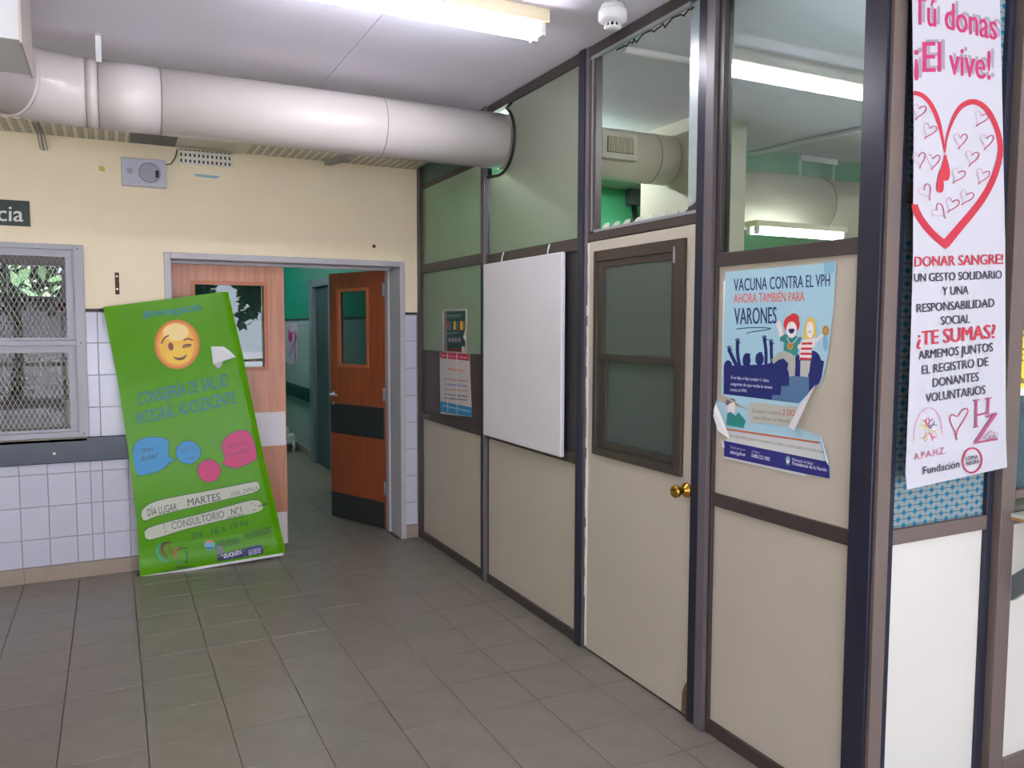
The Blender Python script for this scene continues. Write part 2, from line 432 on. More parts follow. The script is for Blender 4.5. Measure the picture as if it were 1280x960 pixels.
def tile_run(xa, xb, za, zb):
    i = math.floor((xa+.231)/.1515)
    while -.231+i*.1515 < xb:
        x0, x1 = max(-.231+i*.1515, xa)+g, min(-.231+(i+1)*.1515, xb)-g
        for r in range(len(ROWS)-1):
            z0, z1 = max(ROWS[r], za)+g, min(ROWS[r+1], zb)-g
            wall_tile(x0, x1, z0, z1)
        i += 1
tile_run(-1.14, WX0-.02, 0, 2); tile_run(WX0-.02, WX1+.01, 0, WZ0-.03); tile_run(WX1+.01, DX0-.005, 0, 2); tile_run(DX1+.005, 2.045, 0, 2)
i = -4
while GX+i*T < 2.05:
    x0, x1 = GX+i*T+.001, GX+(i+1)*T-.001
    for a, c in ((-5, DX0-.005), (DX1+.005, 2.045)):
        xa, xb = max(x0, a), min(x1, c)
        if xb-xa > .02: MB().box(xa, xb, BY-.012, BY-.001, .0, .096).build('base_tile', base_m, wb)
    i += 1
t = thing('trim_1', loc=(0, BY, 1.684), kind='structure')
MB().box(-5, WX0, BY-.012, BY-.001, 1.686, 1.703).build('border_strip', dark, t)
MB().box(WX1+.005, DX0, BY-.012, BY-.001, 1.686, 1.703).build('border_strip', dark, t)
MB().box(DX1, 2.045, BY-.012, BY-.001, 1.686, 1.703).build('border_strip', dark, t)
# rough patch of fallen plaster and small marks on the wall
hole_m = mat('plaster_hole', (96,72,48), .9, 0, .3, 60)
tag(MB().lathe((1.722, BY-.001, 2.178), (0,-1,0), [(0,.014),(.002,.011)], 7).build('wall_chip', hole_m, wb))
# ---- other walls (out of the frame, they close the hall)
box('wall_left', -5.1, -5, -3.3, 6, 0, CZ, cream, kind='structure')
b = MB(); b.box(-5, 8, -3.4, -3.3, 2.6, CZ); b.box(-5, -3.9, -3.4, -3.3, 0, 2.6); b.box(5.7, 8, -3.4, -3.3, 0, 2.6)
for k in range(7): b.box(-3.9+k*1.6-.03, -3.9+k*1.6+.03, -3.42, -3.3, 0, 2.6)
b.box(-3.9, 5.7, -3.41, -3.31, .95, 1.0); tag(b.build('wall_front', [cream]), kind='structure')
tag(MB().box(-14, 16, -40, -3.4, -.2, -.05).build('ground', mat('ground_outside', (146,147,152), .9)), kind='structure')
b = MB(); b.box(8, 8.1, -3.3, 6, 0, CZ)
tag(b.build('wall_right', mat('room_wall', (200,202,196), .6)), kind='structure')
w2 = thing('wall_inner_room', loc=(5, BY, 0), kind='structure')
MB().box(2.10, 8, BY, 6, 0, CZ).build('painted_wall', green, w2)
# ---- trees outside, which the panes mirror
leaf_m = mat('leaf_green', (58,74,50), .5, 0, .4, 3)
bark = mat('bark', (90,75,60), .9)
for n_, (tx, ty, hh) in enumerate([(-5.0, -8.5, 3.1), (-2.0, -10, 3.4), (.8, -9, 3.0), (7.5, -10.5, 3.5), (4.0, -7, 3.2), (-1.6, 11.6, 3.0)]):
    tr = thing('tree', ['bushy tree outside at the far left of the entrance', 'tallest bushy tree outside left of the entrance middle', 'small bushy tree outside opposite the entrance middle', 'bushy tree outside at the right of the entrance', 'leafy tree outside nearest to the entrance, right of its middle', 'tree in the yard behind the office seen through the window'][n_], 'tree', (tx, ty, 0))
    MB().tube([(tx, ty, -.1), (tx+.1, ty, 1.2), (tx, ty+.1, hh)], [.14, .1, .05], 8).build('trunk', bark, tr)
    b = MB(); rnd = random.Random(n_)
    for _ in range(2400):
        a, e_, rr = rnd.uniform(0, 6.28), rnd.uniform(-1, 1), rnd.random()**.4
        c = Vector((tx, ty, hh*.85)) + Vector((math.cos(a)*1.5, math.sin(a)*1.2, e_*1.15))*rr
        u = Vector((rnd.uniform(-1,1), rnd.uniform(-1,1), rnd.uniform(-1,1))).normalized()*.13; v = u.orthogonal().normalized()*.07
        b.add([c-u, c+v, c+u, c-v], [(0,1,2,3)])
    b.build('crown', leaf_m, tr)

# ================================================================ PARTITION (setting: the right-hand wall)
pt = thing('wall_partition', loc=(PX, 3.7, 0), kind='structure')
def post(y0, y1, x0=PX-.02, x1=PX+.035, z0=0, z1=CZ, M=brown): return MB().box(x0, x1, y0, y1, z0, z1).build('post', M, pt, .002)
def rail(y0, y1, z0, z1, M=brown, x0=PX-.010, x1=PX+.03): return MB().box(x0, x1, y0, y1, z0, z1).build('rail', M, pt, .0015)
post(5.64, 5.698); post(4.50, 4.548, M=navy); MB().box(PX-.028, PX-.002, 4.475, 4.50, 0, CZ).build('post_cover', greyf, pt, .002)
post(3.345, 3.40, M=navy); post(3.318, 3.345, PX-.012, M=greyf)
MB().box(PX-.006, PX+.03, 3.262, 3.316, 2.055, 2.865).build('jamb_profile', brown, pt, .002)
MB().box(PX-.012, PX-.006, 3.284, 3.290, 2.055, 2.865).build('jamb_bead', alu, pt)
post(2.452, 2.51, M=navy); post(2.405, 2.452, PX-.030, M=greyf); post(2.372, 2.405, PX-.012, z0=1.88, M=brown); post(2.392, 2.405, PX-.012, z1=1.88, M=brown)
for ya, yb in ((4.548, 5.64), (3.40, 4.475), (1.745, 2.392)):
    rail(ya, yb, 0, .055); rail(ya, yb, .912, .962)
    MB().box(PX+.004, PX+.022, ya, yb, .055, .912).build('infill_panel', lam, pt)
rail(4.548, 5.64, 1.988, 2.052); rail(3.40, 4.475, 1.975, 2.035); rail(1.745, 2.392, 1.828, 1.878)
MB().box(PX+.004, PX+.022, 1.745, 2.392, .962, 1.828).build('infill_panel', lam, pt)
rail(4.548, 5.64, 2.868, 2.918); rail(3.40, 4.475, 2.868, 2.918); rail(2.51, 3.318, 2.868, 2.918); rail(1.745, 2.372, 2.868, 2.918)
rail(2.51, 3.318, 2.008, 2.046)
# glazing of the far bay and the board bay
darkpane = mat('dark_board', (74,60,60), .45)
MB().box(PX+.006, PX+.012, 4.548, 5.64, 1.425, 1.988).build('glass_pane', frost, pt)
MB().box(PX+.004, PX+.016, 4.548, 5.64, .962, 1.425).build('infill_panel', darkpane, pt)
MB().box(PX+.006, PX+.016, 3.40, 4.475, .962, 1.975).build('infill_panel', mat('dark_pane', (60,58,58), .3), pt)
MB().box(PX+.006, PX+.012, 4.548, 5.64, 2.052, 2.60).build('glass_pane', frost, pt)
# upper pane of the board bay, cut round the duct
DYC, DZC, DR = 4.31, 2.68, .157
def cut_pane():
    x0, x1 = PX+.006, PX+.012; P = [(3.40, 2.035), (3.40, 2.868), (4.16, 2.868)]
    for k in range(0, 13):
        a = math.radians(75 - k*14.0); yy = DYC-(DR+.035)*math.cos(math.radians(90)-a) if False else DYC-(DR+.035)*math.cos(a*1.0); zz = DZC+(DR+.035)*math.sin(a)
        if yy < 4.475 and zz < 2.86: P.append((min(yy, 4.475), zz))
    P.append((4.475, 2.50)); P.append((4.475, 2.035)); n = len(P)
    tri = tessellate_polygon([[Vector((p[0], p[1], 0)) for p in P]])
    vs = [(x0,)+p for p in P]+[(x1,)+p for p in P]
    fs = [t if t else t for t in [tuple(t) for t in tri]]+[tuple(n+i for i in t[::-1]) for t in tri]+[(i, (i+1) % n, n+(i+1) % n, n+i) for i in range(n)]
    MB().add(vs, fs).build('glass_pane', frost, pt)
    return P
CP = cut_pane()
edge = [(PX-.004, p[0], p[1]) for p in CP[2:-1]]
MB().tube(edge, .009, 8).build('rubber_trim', black, pt)
MB().box(PX+.002, PX+.014, 4.548, 5.64, 2.60, 2.64).build('rail', brown, pt)
MB().box(PX+.006, PX+.014, 4.548, 5.64, 2.64, 2.868).build('infill_panel', mat('added_teal_panel', (72,112,104), .35), pt)  # added over the open bay top, keeps it dark and stops light leaking
# transom over the office door: glass broken out, stubs left in the bead
MB().box(PX-.012, PX+.02, 2.51, 3.262, 2.046, 2.058).build('glazing_bead', alu, pt)
MB().box(PX-.012, PX+.0, 2.58, 3.30, 2.852, 2.868).build('glazing_bead', alu, pt)
stub = mat('glass_stub', (205,208,200), .3)
for k in range(8):
    y0 = 3.22-k*.085; b = MB(); h = .014+.012*random.random()
    b.add([(PX+.004, y0, 2.058), (PX+.004, y0-.055, 2.058), (PX+.004, y0-.06, 2.058+h), (PX+.004, y0-.03, 2.058+h*.9),
           (PX+.010, y0, 2.058), (PX+.010, y0-.055, 2.058), (PX+.010, y0-.06, 2.058+h), (PX+.010, y0-.03, 2.058+h*.9)],
          [(0,1,2,3),(7,6,5,4),(0,4,5,1),(1,5,6,2),(2,6,7,3),(3,7,4,0)]); b.build('glass_stub', stub, pt)
rub = mat('rubber_strip', (52,50,50), .6)
rg = random.Random(11); pts = [(PX-.004, 3.10-k*.020+rg.uniform(-.006,.006), 2.846-.022*rg.random()**2) for k in range(28)]
MB().tube(pts, .0035, 6).build('torn_gasket', rub, pt)
MB().add([(PX+.004,2.51,2.058),(PX+.004,2.588,2.058),(PX+.004,2.592,2.865),(PX+.004,2.51,2.865),(PX+.009,2.51,2.058),(PX+.009,2.588,2.058),(PX+.009,2.592,2.865),(PX+.009,2.51,2.865)],
         [(0,1,2,3),(7,6,5,4),(0,4,5,1),(1,5,6,2),(2,6,7,3),(3,7,4,0)]).build('glass_sliver', mat('sliver_glass', (150,178,182), .25, trans=.5), pt)
MB().box(PX-.006, PX+.016, 2.512, 2.522, 2.058, 2.865).build('jamb_bead', alu, pt)
MB().add([(PX-.002,2.515,2.06),(PX-.002,2.60,2.06),(PX-.002,2.515,2.10),(PX+.006,2.515,2.06),(PX+.006,2.60,2.06),(PX+.006,2.515,2.10)],[(0,1,2),(5,4,3),(0,3,4,1),(1,4,5,2),(2,5,3,0)]).build('corner_gusset', brown, pt)
MB().box(PX+.006, PX+.012, 1.745, 2.372, 1.878, 2.868).build('glass_pane', clear, pt)
# corner post and the front return of the partition
post(1.664, 1.745, PX-.018, PX+.028, M=navy)
MB().box(PX-.006, PX+.050, 1.650, 1.664, 0, CZ).build('post_cover', mat('frame_taupe', (104,92,88), .4), pt, .002)
MB().box(PX+.050, PX+.078, 1.656, 1.70, 0, CZ).build('post_cover', navy, pt, .002)
fr = thing('wall_partition_front', loc=(2.4, FY, 0), kind='structure')
taupe = MATS['frame_taupe']
def fpost(x0, x1, y0=FY-.04, M=taupe, nm='post'): return MB().box(x0, x1, y0, FY+.03, 0, CZ).build(nm, M, fr, .002)
fpost(2.655, 2.69, FY-.012, navy, 'post_cover'); fpost(2.69, 2.765); fpost(2.765, 2.81, FY-.012, navy, 'post_cover'); fpost(3.6, 3.66)
def frail(x0, x1, z0, z1, y0=FY-.014): return MB().box(x0, x1, y0, FY+.02, z0, z1).build('rail', taupe, fr, .0015)
for x0, x1 in ((PX+.078, 2.655), (2.81, 3.6)):
    frail(x0, x1, .0, .055); frail(x0, x1, .914, .962); frail(x0, x1, 2.868, 2.918); frail(x0, x1, 1.985, 2.045)
    MB().box(x0, x1, FY+.002, FY+.02, .055, .914).build('infill_panel', lamw, fr)
frail(2.81, 3.6, 1.005, 1.035)
MB().box(PX+.078, 2.655, FY+.004, FY+.010, .962, 1.878).build('patterned_pane', film, fr)
MB().box(PX+.078, 2.655, FY+.004, FY+.010, 1.878, 1.985).build('plain_pane', plainfilm, fr)
MB().box(PX+.078, 2.655, FY+.004, FY+.010, 2.045, 2.868).build('patterned_pane', film, fr)
MB().box(2.81, 3.6, FY+.004, FY+.010, 1.035, 1.985).build('glass_pane', hammer, fr)
MB().box(2.81, 3.6, FY+.004, FY+.010, 2.045, 2.868).build('glass_pane', hammer, fr)
MB().box(3.66, 8, FY+.0, FY+.02, 0, CZ).build('infill_panel', lamw, fr)
# ---- office door in the partition
d2 = thing('door_2', loc=(PX, 2.9, 0), kind='structure')
Y0, Y1 = 2.512, 3.300
b = MB()
for a in ((Y0, 2.575, .012, 2.004), (3.245, Y1, .012, 2.004), (2.575, 3.245, .012, .992), (2.575, 3.245, 1.955, 2.004)): b.box(PX-.006, PX+.03, *a[:2], *a[2:])
b.build('door_slab', lam, d2)
bz = mat('bronze_frame', (70,62,56), .3, .2)
b = MB(); x = PX-.022
b.box(x, PX+.03, 2.575, 2.625, .992, 1.955); b.box(x, PX+.03, 3.215, 3.245, .992, 1.955); b.box(x, PX+.03, 2.625, 3.215, 1.905, 1.955); b.box(x, PX+.03, 2.625, 3.215, .992, 1.03)
b.build('window_frame', bz, d2, .002)
def sash(z0, z1, xo):
    b = MB(); b.box(xo, xo+.02, 2.625, 2.66, z0, z1); b.box(xo, xo+.02, 3.165, 3.215, z0, z1); b.box(xo, xo+.02, 2.66, 3.165, z1-.03, z1); b.box(xo, xo+.02, 2.66, 3.165, z0, z0+.03)
    s = b.build('sash', bz, d2, .0015)
    MB().box(xo+.008, xo+.012, 2.66, 3.165, z0+.03, z1-.03).build('glass_pane', hammer_d, s)
sash(1.445, 1.905, PX-.016); sash(1.03, 1.475, PX+.004)
MB().box(PX-.025, PX-.018, 2.630, 2.640, 1.86, 1.925).build('sash_latch', alu, d2)
brass = mat('brass', (196,150,62), .18, .95)
MB().lathe((PX-.006, 2.548, .942), (-1,0,0), [(0,.031),(.004,.031),(.012,.027),(.016,.015),(.034,.013),(.040,.021),(.050,.026),(.062,.026),(.068,.021),(.066,.010),(.064,.004)], 28).build('door_knob', brass, d2)
b = MB(); rnd = random.Random(3)
for k in range(40):
    z0 = .02+k*.0495; w = .004+.010*rnd.random(); b.box(PX-.010-.004*rnd.random(), PX+.01, Y1+.002, Y1+.004+w, z0, z0+.049)
b.build('filler_strip', mat('white_filler', (225,222,214), .9), d2)
MB().add([(PX-.008,2.513,.012),(PX-.008,2.556,.012),(PX-.008,2.552,.10),(PX-.008,2.535,.14),(PX-.008,2.513,.16)],[(0,1,2,3,4)]).build('worn_corner', mat('bare_chipboard', (110,88,66), .9, 0, .2, 40), d2)
# ---- double door in the back wall
d1 = thing('door_1', loc=(1.13, 5.85, 0), kind='structure')
fm = mat('door_frame_paint', (186,184,192), .4); fmj = fm
b = MB()
b.box(DX0-.005, DX0+.035, BY-.018, 6.0, 0, DZ); b.box(DX1-.035, DX1+.005, BY-.018, 6.0, 0, DZ); b.box(DX0+.035, DX1-.035, BY-.018, 6.0, DZ-.04, DZ)
b.build('door_frame', fm, d1, .003)
b = MB(); b.box(DX0+.035, DX0+.05, 5.86, 5.90, 0, DZ-.04); b.box(DX1-.05, DX1-.035, 5.93, 6.0, 0, DZ-.04); b.box(DX0+.05, DX1-.05, 5.86, 5.90, DZ-.058, DZ-.04)
b.build('door_stop', fm, d1)
def leaf(H0, u, n, L, top, glass, band, kick, mats, openside):
    """H0 hinge foot, u along the leaf, n towards the hall; glass=(u0,u1,z0,z1)"""
    H0, u, n = Vector(H0), Vector(u).normalized(), Vector(n).normalized(); z = Vector((0,0,1)); th = .042
    b = MB(); g0, g1, gz0, gz1 = glass
    def ob(ua, ub, za, zb, na, nb, mb): mb.obox(H0+u*ua+z*za+n*na, u*(ub-ua), z*(zb-za), n*(nb-na))
    ob(0, g0, .008, top, -th, 0, b); ob(g1, L, .008, top, -th, 0, b); ob(g0, g1, .008, gz0, -th, 0, b); ob(g0, g1, gz1, top, -th, 0, b)
    lf = b.build('door_leaf', mats[0], d1)
    b = MB(); e = .022
    ob(g0-.004, g0+e, gz0-.004, gz1+.004, -th-.004, .006, b); ob(g1-e, g1+.004, gz0-.004, gz1+.004, -th-.004, .006, b); ob(g0+e, g1-e, gz0-.004, gz0+e, -th-.004, .006, b); ob(g0+e, g1-e, gz1-e, gz1+.004, -th-.004, .006, b)
    b.build('glazing_bead', mats[3], lf)
    b = MB(); ob(g0+e, g1-e, gz0+e, gz1-e, -.022, -.018, b); b.build('glass_pane', doorglass, lf)
    b = MB(); ob(.006, L-.006, *band, 0, .003, b); b.build('push_plate', mats[1], lf)
    b = MB(); ob(.006, L-.006, *kick, 0, .003, b); b.build('kick_plate', mats[2], lf)
    return lf, H0, u, n
sm = mat('white_plate', (236,228,232), .35); bm_ = mat('charcoal_plate', (52,54,54), .45)
wood2 = mat('bead_wood', (190,110,70), .35)
wood3 = mat('door_wood_daylit', (178,116,90), .3, 0, .14, 3); wood_grain(wood3, (206,142,112))  # same wood as the right leaf, daylight on it painted in as paler colour
leaf((DX0+.04, 5.912, 0), (1,0,0), (0,-1,0), .755, 2.03, (.135, .635, 1.285, 1.905), (.735, .98), (.01, .243), (wood3, sm, sm, wood2), 1)
h2 = Vector((1.885, 6.0, 0)); f2 = Vector((1.619, 6.64, 0)); u2 = (f2-h2).normalized(); n2 = Vector((-u2.y, u2.x, 0))
if n2.dot(CAM-h2) < 0: n2 = -n2
lf, H0, u, n = leaf(h2, u2, n2, .693, 2.03, (.185, .585, 1.27, 1.90), (.716, .962), (.01, .216), (wood, bm_, bm_, wood2), 1)
hp = H0+u*.645+Vector((0,0,1.035))
b = MB(); b.lathe(hp+n*.0, n, [(0,.022),(.006,.022),(.008,.01),(.04,.01)], 16); b.tube([hp+n*.04, hp+n*.045-u*.05, hp+n*.04-u*.10], .009, 10); b.build('lever_handle', steel, lf)
MB().lathe(H0+u*.645+Vector((0,0,.96)), n, [(0,.014),(.008,.014),(.01,.008)], 14).build('lock_cylinder', steel, lf)
for zz in (.28, 1.02, 1.83):
    b = MB(); b.obox(H0-u*.003+n*.004+Vector((0,0,zz)), u*.004, Vector((0,0,.10)), -n*.03); b.lathe(H0-u*.004+n*.008+Vector((0,0,zz)), (0,0,1), [(0,.008),(.10,.008)], 10); b.build('hinge', alu, lf)
# ---- barred window on the left
wn = thing('window_1', loc=(-.6, BY, .9), kind='structure')
b = MB(); F = mat('window_frame_paint', (170,170,180), .4)
b.box(WX1-.045, WX1+.012, BY-.022, 5.80, WZ0, WZ1); b.box(WX0-.012, WX0+.045, BY-.022, 5.80, WZ0, WZ1); b.box(WX0+.045, WX1-.045, BY-.022, 5.80, WZ1-.030, WZ1)
b.box(WX0+.045, WX1-.045, BY-.022, 5.80, WZ0, WZ0+.035); b.box(WX0+.045, WX1-.045, BY-.020, 5.80, 1.475, 1.505)
b.build('window_frame', F, wn, .002)
def wire_net(x0, x1, z0, z1, y, name):
    fb = MB(); e = .045
    fb.box(x0, x0+e, y, y+.012, z0, z1); fb.box(x1-e, x1, y, y+.012, z0, z1); fb.box(x0+e, x1-e, y, y+.012, z1-e, z1); fb.box(x0+e, x1-e, y, y+.012, z0, z0+.018)
    sf = fb.build('screen_frame', F, wn)
    X0, X1, Z0, Z1 = x0+e, x1-e, z0+.018, z1-e; dx, dz = .028, .058; b = MB(); w = .0034
    for sgn in (1, -1):
        k = -60
        while k < 90:
            # line x = X0 + k*dx + sgn*(z-Z0)*dx/dz
            c = X0+k*dx; s_ = sgn*dx/dz; pts = []
            for zz in (Z0, Z1): pts.append((c+s_*(zz-Z0), zz))
            (xa, za), (xb, zb) = pts
            def clip(xv): return Z0+(xv-c)/s_
            if xa < X0: xa, za = X0, clip(X0)
            if xa > X1: xa, za = X1, clip(X1)
            if xb < X0: xb, zb = X0, clip(X0)
            if xb > X1: xb, zb = X1, clip(X1)
            if abs(zb-za) > .005 and max(za, zb) <= Z1+.001 and min(za, zb) >= Z0-.001:
                d = Vector((xb-xa, 0, zb-za)).normalized(); p = Vector((-d.z, 0, d.x))*w/2; yy = y+.004+(.0015 if sgn > 0 else 0)
                b.obox(Vector((xa, yy, za))-p, Vector((xb-xa, 0, zb-za)), p*2, Vector((0, .002, 0)))
            k += 1
    o = b.build('wire_mesh', mat('mesh_paint', (184,176,172), .45), wn); o['kind'] = 'stuff'
wire_net(WX0+.045, WX1-.045, 1.505, WZ1-.03, BY+.006, 'u'); wire_net(WX0+.045, WX1-.045, WZ0+.035, 1.475, BY+.006, 'l')
MB().box(WX0+.05, WX1-.05, 5.745, 5.749, WZ0+.035, WZ1-.03).build('glass_pane', winglass, wn)
MB().box(WX0-.01, WX1-.0, BY-.03, BY-.001, WZ0-.026, WZ0-.002).build('window_sill', mat('sill_stone', (160,152,136), .7, 0, .2, 30), wn, .002)
for i_, (sx, sz) in enumerate([(WX1-.018, WZ1-.022), (WX1-.018, 1.49), (WX1-.018, WZ0+.02)]):
    MB().lathe((sx, BY-.021, sz), (0,-1,0), [(0,.005),(.002,.004)], 8).build('screw', black, wn)
# office behind the window
box('wall_office_back', -3, .2, 8.5, 8.6, 0, 1.86, mat('office_wall', (186,184,190), .6), kind='structure')
b = MB(); b.box(-3, -1.7, 8.5, 8.6, 1.86, 2.75); b.box(-.40, .2, 8.5, 8.6, 1.86, 2.75); b.box(-1.7, -.4, 8.5, 8.6, 2.14, 2.75)
b.box(-.86, -.83, 8.5, 8.56, 1.86, 2.14)
tag(b.build('wall_office_upper', mat('office_wall', (190,185,178), .6)), kind='structure')
box('wall_office_left', -3.1, -3, 6, 8.6, 0, 2.75, MATS['office_wall'], kind='structure')
box('wall_office_right', .2, .26, 6.0, 8.6, 0, 2.75, MATS['office_wall'], kind='structure')
box('wall_far', -6, .2, 9.6, 9.7, -.1, 1.2, mat('outer_wall', (190,150,140), .8), kind='structure')
# corridor
cw = thing('wall_corridor', loc=(2.14, 9, 0), kind='structure')
ctile = mat('corridor_tile', (180,190,190), .25); N = ctile.node_tree; br = N.nodes.new('ShaderNodeTexBrick'); br.offset = 0
mp = N.nodes.new('ShaderNodeMapping'); mp.inputs['Rotation'].default_value = (0, math.radians(90), math.radians(90)) ; N.links.new(N.nodes['Texture Coordinate'].outputs['Object'], mp.inputs[0])
sxyz = N.nodes.new('ShaderNodeSeparateXYZ'); cxyz = N.nodes.new('ShaderNodeCombineXYZ'); N.links.new(N.nodes['Texture Coordinate'].outputs['Object'], sxyz.inputs[0])
N.links.new(sxyz.outputs[1], cxyz.inputs[0]); N.links.new(sxyz.outputs[2], cxyz.inputs[1]); N.links.new(cxyz.outputs[0], br.inputs['Vector'])
br.inputs['Scale'].default_value = 1; br.inputs['Brick Width'].default_value = .15; br.inputs['Row Height'].default_value = .2; br.inputs['Mortar Size'].default_value = .002
br.inputs[1].default_value = lin((182,192,192)); br.inputs[2].default_value = lin((178,188,188)); br.inputs[3].default_value = lin((130,138,138)); N.links.new(br.outputs[0], N.nodes['Principled BSDF'].inputs['Base Color'])
MB().box(2.14, 2.24, 6.0, 14, 0, 1.68).build('tiled_wall', ctile, cw)
MB().box(2.14, 2.24, 6.0, 14, 1.68, 2.85).build('painted_wall', teal, cw)
MB().box(2.13, 2.145, 6.0, 14, 1.675, 1.69).build('border_strip', dark, cw)
MB().box(2.125, 2.145, 6.0, 14, 0, .09).build('skirting', base_m, cw)
MB().box(.2, 2.24, 13.9, 14, 0, 2.85).build('painted_wall', teal, cw)
MB().box(.26, .30, 6.0, 14, 0, 2.85).build('painted_wall', teal, cw)
d3 = thing('door_3', loc=(2.13, 9.1, 0), kind='structure')
cg = mat('corridor_frame', (120,132,140), .4)
b = MB(); b.box(2.07, 2.14, 9.30, 9.50, 0, 2.12); b.box(2.07, 2.14, 8.45, 8.55, 0, 2.12); b.box(2.07, 2.14, 8.55, 9.30, 2.04, 2.12); b.build('door_frame', cg, d3, .003)
MB().box(2.115, 2.135, 8.55, 9.30, .01, 2.04).build('door_leaf', mat('grey_leaf', (70,84,90), .4), d3)
hr = thing('handrail', 'dark bumper rail along the corridor wall behind the open doors', 'handrail', (2.12, 10.5, .69))
MB().box(2.055, 2.085, 9.54, 13.5, .70, .86).build('rail_board', mat('rail_dark', (40,48,56), .25), hr, .004)
for yy in (9.9, 11.2, 12.5): MB().box(2.085, 2.14, yy, yy+.05, .74, .82).build('bracket', steel, hr)

# ================================================================ THINGS ON THE BACK WALL
hr = thing('handrail', 'black wall bumper rail screwed to white tiles under the barred window', 'handrail', (-.5, BY, .74))
MB().box(-1.2, .10, BY-.030, BY-.006, .742, .898).build('rail_board', mat('bumper_blue_black', (62,70,84), .22, 0, .1, 8), hr, .006)
for xx in (-.34, -.95): MB().lathe((xx, BY-.030, .805), (0,-1,0), [(0,.012),(.003,.011),(.004,.004)], 14).build('screw', steel, hr)
pb = Plane((0, BY-.0115, 0), (0,-1,0))
sg = thing('wall_sign', 'dark green sign with white letters cia at the left edge of the photo', 'sign', (-.6, BY, 2.2))
box('sign_board', -.86, -.422, BY-.012, BY-.001, 2.195, 2.346, mat('sign_green', (34,52,44), .4), sg)
Print(pb).text('cia', (-3, 276), (29, 277), 19.5, (225,228,225), .02).build('lettering', sg)
sp = thing('wall_speaker', 'grey flat wall loudspeaker below the cable tray', 'speaker', (.21, BY, 2.475))
spm = mat('speaker_grey', (206,204,218), .4); MB().box(.085, .342, BY-.05, BY-.001, 2.478, 2.652).build('housing', spm, sp, .006)
MB().box(.096, .331, BY-.054, BY-.05, 2.488, 2.642).build('front_panel', mat('speaker_front', (196,195,212), .45, 0, .05, 90), sp, .002)
b = MB(); b.lathe((.245, BY-.054, 2.566), (0,-1,0), [(0,.064),(.004,.062),(.006,.05),(.007,.0)], 32); b.build('speaker_grille', mat('grille_grey', (170,170,186), .6, 0, .25, 260), sp)
MB().box(.278, .298, BY-.064, BY-.060, 2.538, 2.582).build('badge', black, sp)
MB().lathe((.132, BY-.054, 2.57), (0,-1,0), [(0,.018),(.002,.017)], 18).build('tweeter_hole', MATS['grille_grey'], sp)
tag(MB().tube([(.342, BY-.02, 2.63), (.375, BY-.012, 2.64), (.40, BY-.012, 2.68), (.415, BY-.012, 2.735)], .0035, 6).build('speaker_cable', mat('cable_brown', (60,45,40), .5)), 'short brown cable from grey loudspeaker up to the tray', 'cable')
mp_ = thing('door_hook_plate', 'small rusty metal plate on the cream wall left of the double door', 'metal plate', (.04, BY, 1.79))
rust = mat('rust', (92,66,52), .7, .3, .4, 60)
MB().box(.028, .052, BY-.006, BY-.0005, 1.796, 1.934).build('plate', rust, mp_, .001)
for zz in (1.83, 1.91): MB().lathe((.04, BY-.006, zz), (0,-1,0), [(0,.007),(.003,.006)], 10).build('screw', steel, mp_)
tag(MB().add([(.505,BY-.0015,2.592),(.53,BY-.0015,2.575),(.655,BY-.0015,2.572),(.675,BY-.0015,2.588)],[(0,1,2,3)][::1]).build('tape_strip', mat('tape_blue', (150,190,205), .5)), 'pale blue tape strip stuck on cream wall right of loudspeaker', 'tape')
tag(MB().add([(-.042,BY-.0015,2.592),(-.038,BY-.0015,2.562),(-.008,BY-.0015,2.560),(-.010,BY-.0015,2.588)],[(0,1,2,3)]).build('sticker', mat('sticker_yellow', (205,200,90), .6)), 'tiny yellow sticker on cream wall left of loudspeaker', 'sticker')
# ---- cable tray under the duct
ty = thing('cable_tray', 'perforated grey metal cable tray under the big white duct', 'cable tray', (.7, 5.5, 2.75))
def tray_piece(x0, x1, M=perf, nm='tray_section', dz=0): return MB().box(x0, x1, 5.33, BY-.004, 2.752+dz, 2.755+dz).box(x0, x1, 5.33, 5.334, 2.755+dz, 2.80).build(nm, M, ty)
tray_piece(-2.5, .135); tray_piece(.84, 2.035)
tray_piece(.135, .40, mat('tray_dark', (92,98,100), .5), 'dark_cover'); tray_piece(.40, .84, mat('tray_cover', (204,204,190), .35), 'smooth_cover')  # dark grey stretch of tray, then a pale smooth cover
MB().box(.42, .752, BY-.030, BY-.026, 2.645, 2.738).box(.42, .752, BY-.030, BY-.004, 2.734, 2.738).build('hanging_section', perf2, ty)
b = MB()
for sx in (-.37, -.335): b.tube([(sx, 5.36, 2.745), (sx+.006, 5.66, 2.745), (sx+.018, 5.69, 2.66)], .0035, 6)
b.tube([(-.352, 5.40, 2.742), (-.345, 5.68, 2.735), (-.335, 5.69, 2.655)], .006, 6)
b.build('support_bracket', mat('bracket_grey', (160,162,160), .45, .1), ty)
b = MB(); b.obox((1.36, 5.66, 2.752), (.09, -.26, 0), (.045, 0, 0), (0, 0, -.035)); b.build('support_channel', MATS['bracket_grey'], ty)

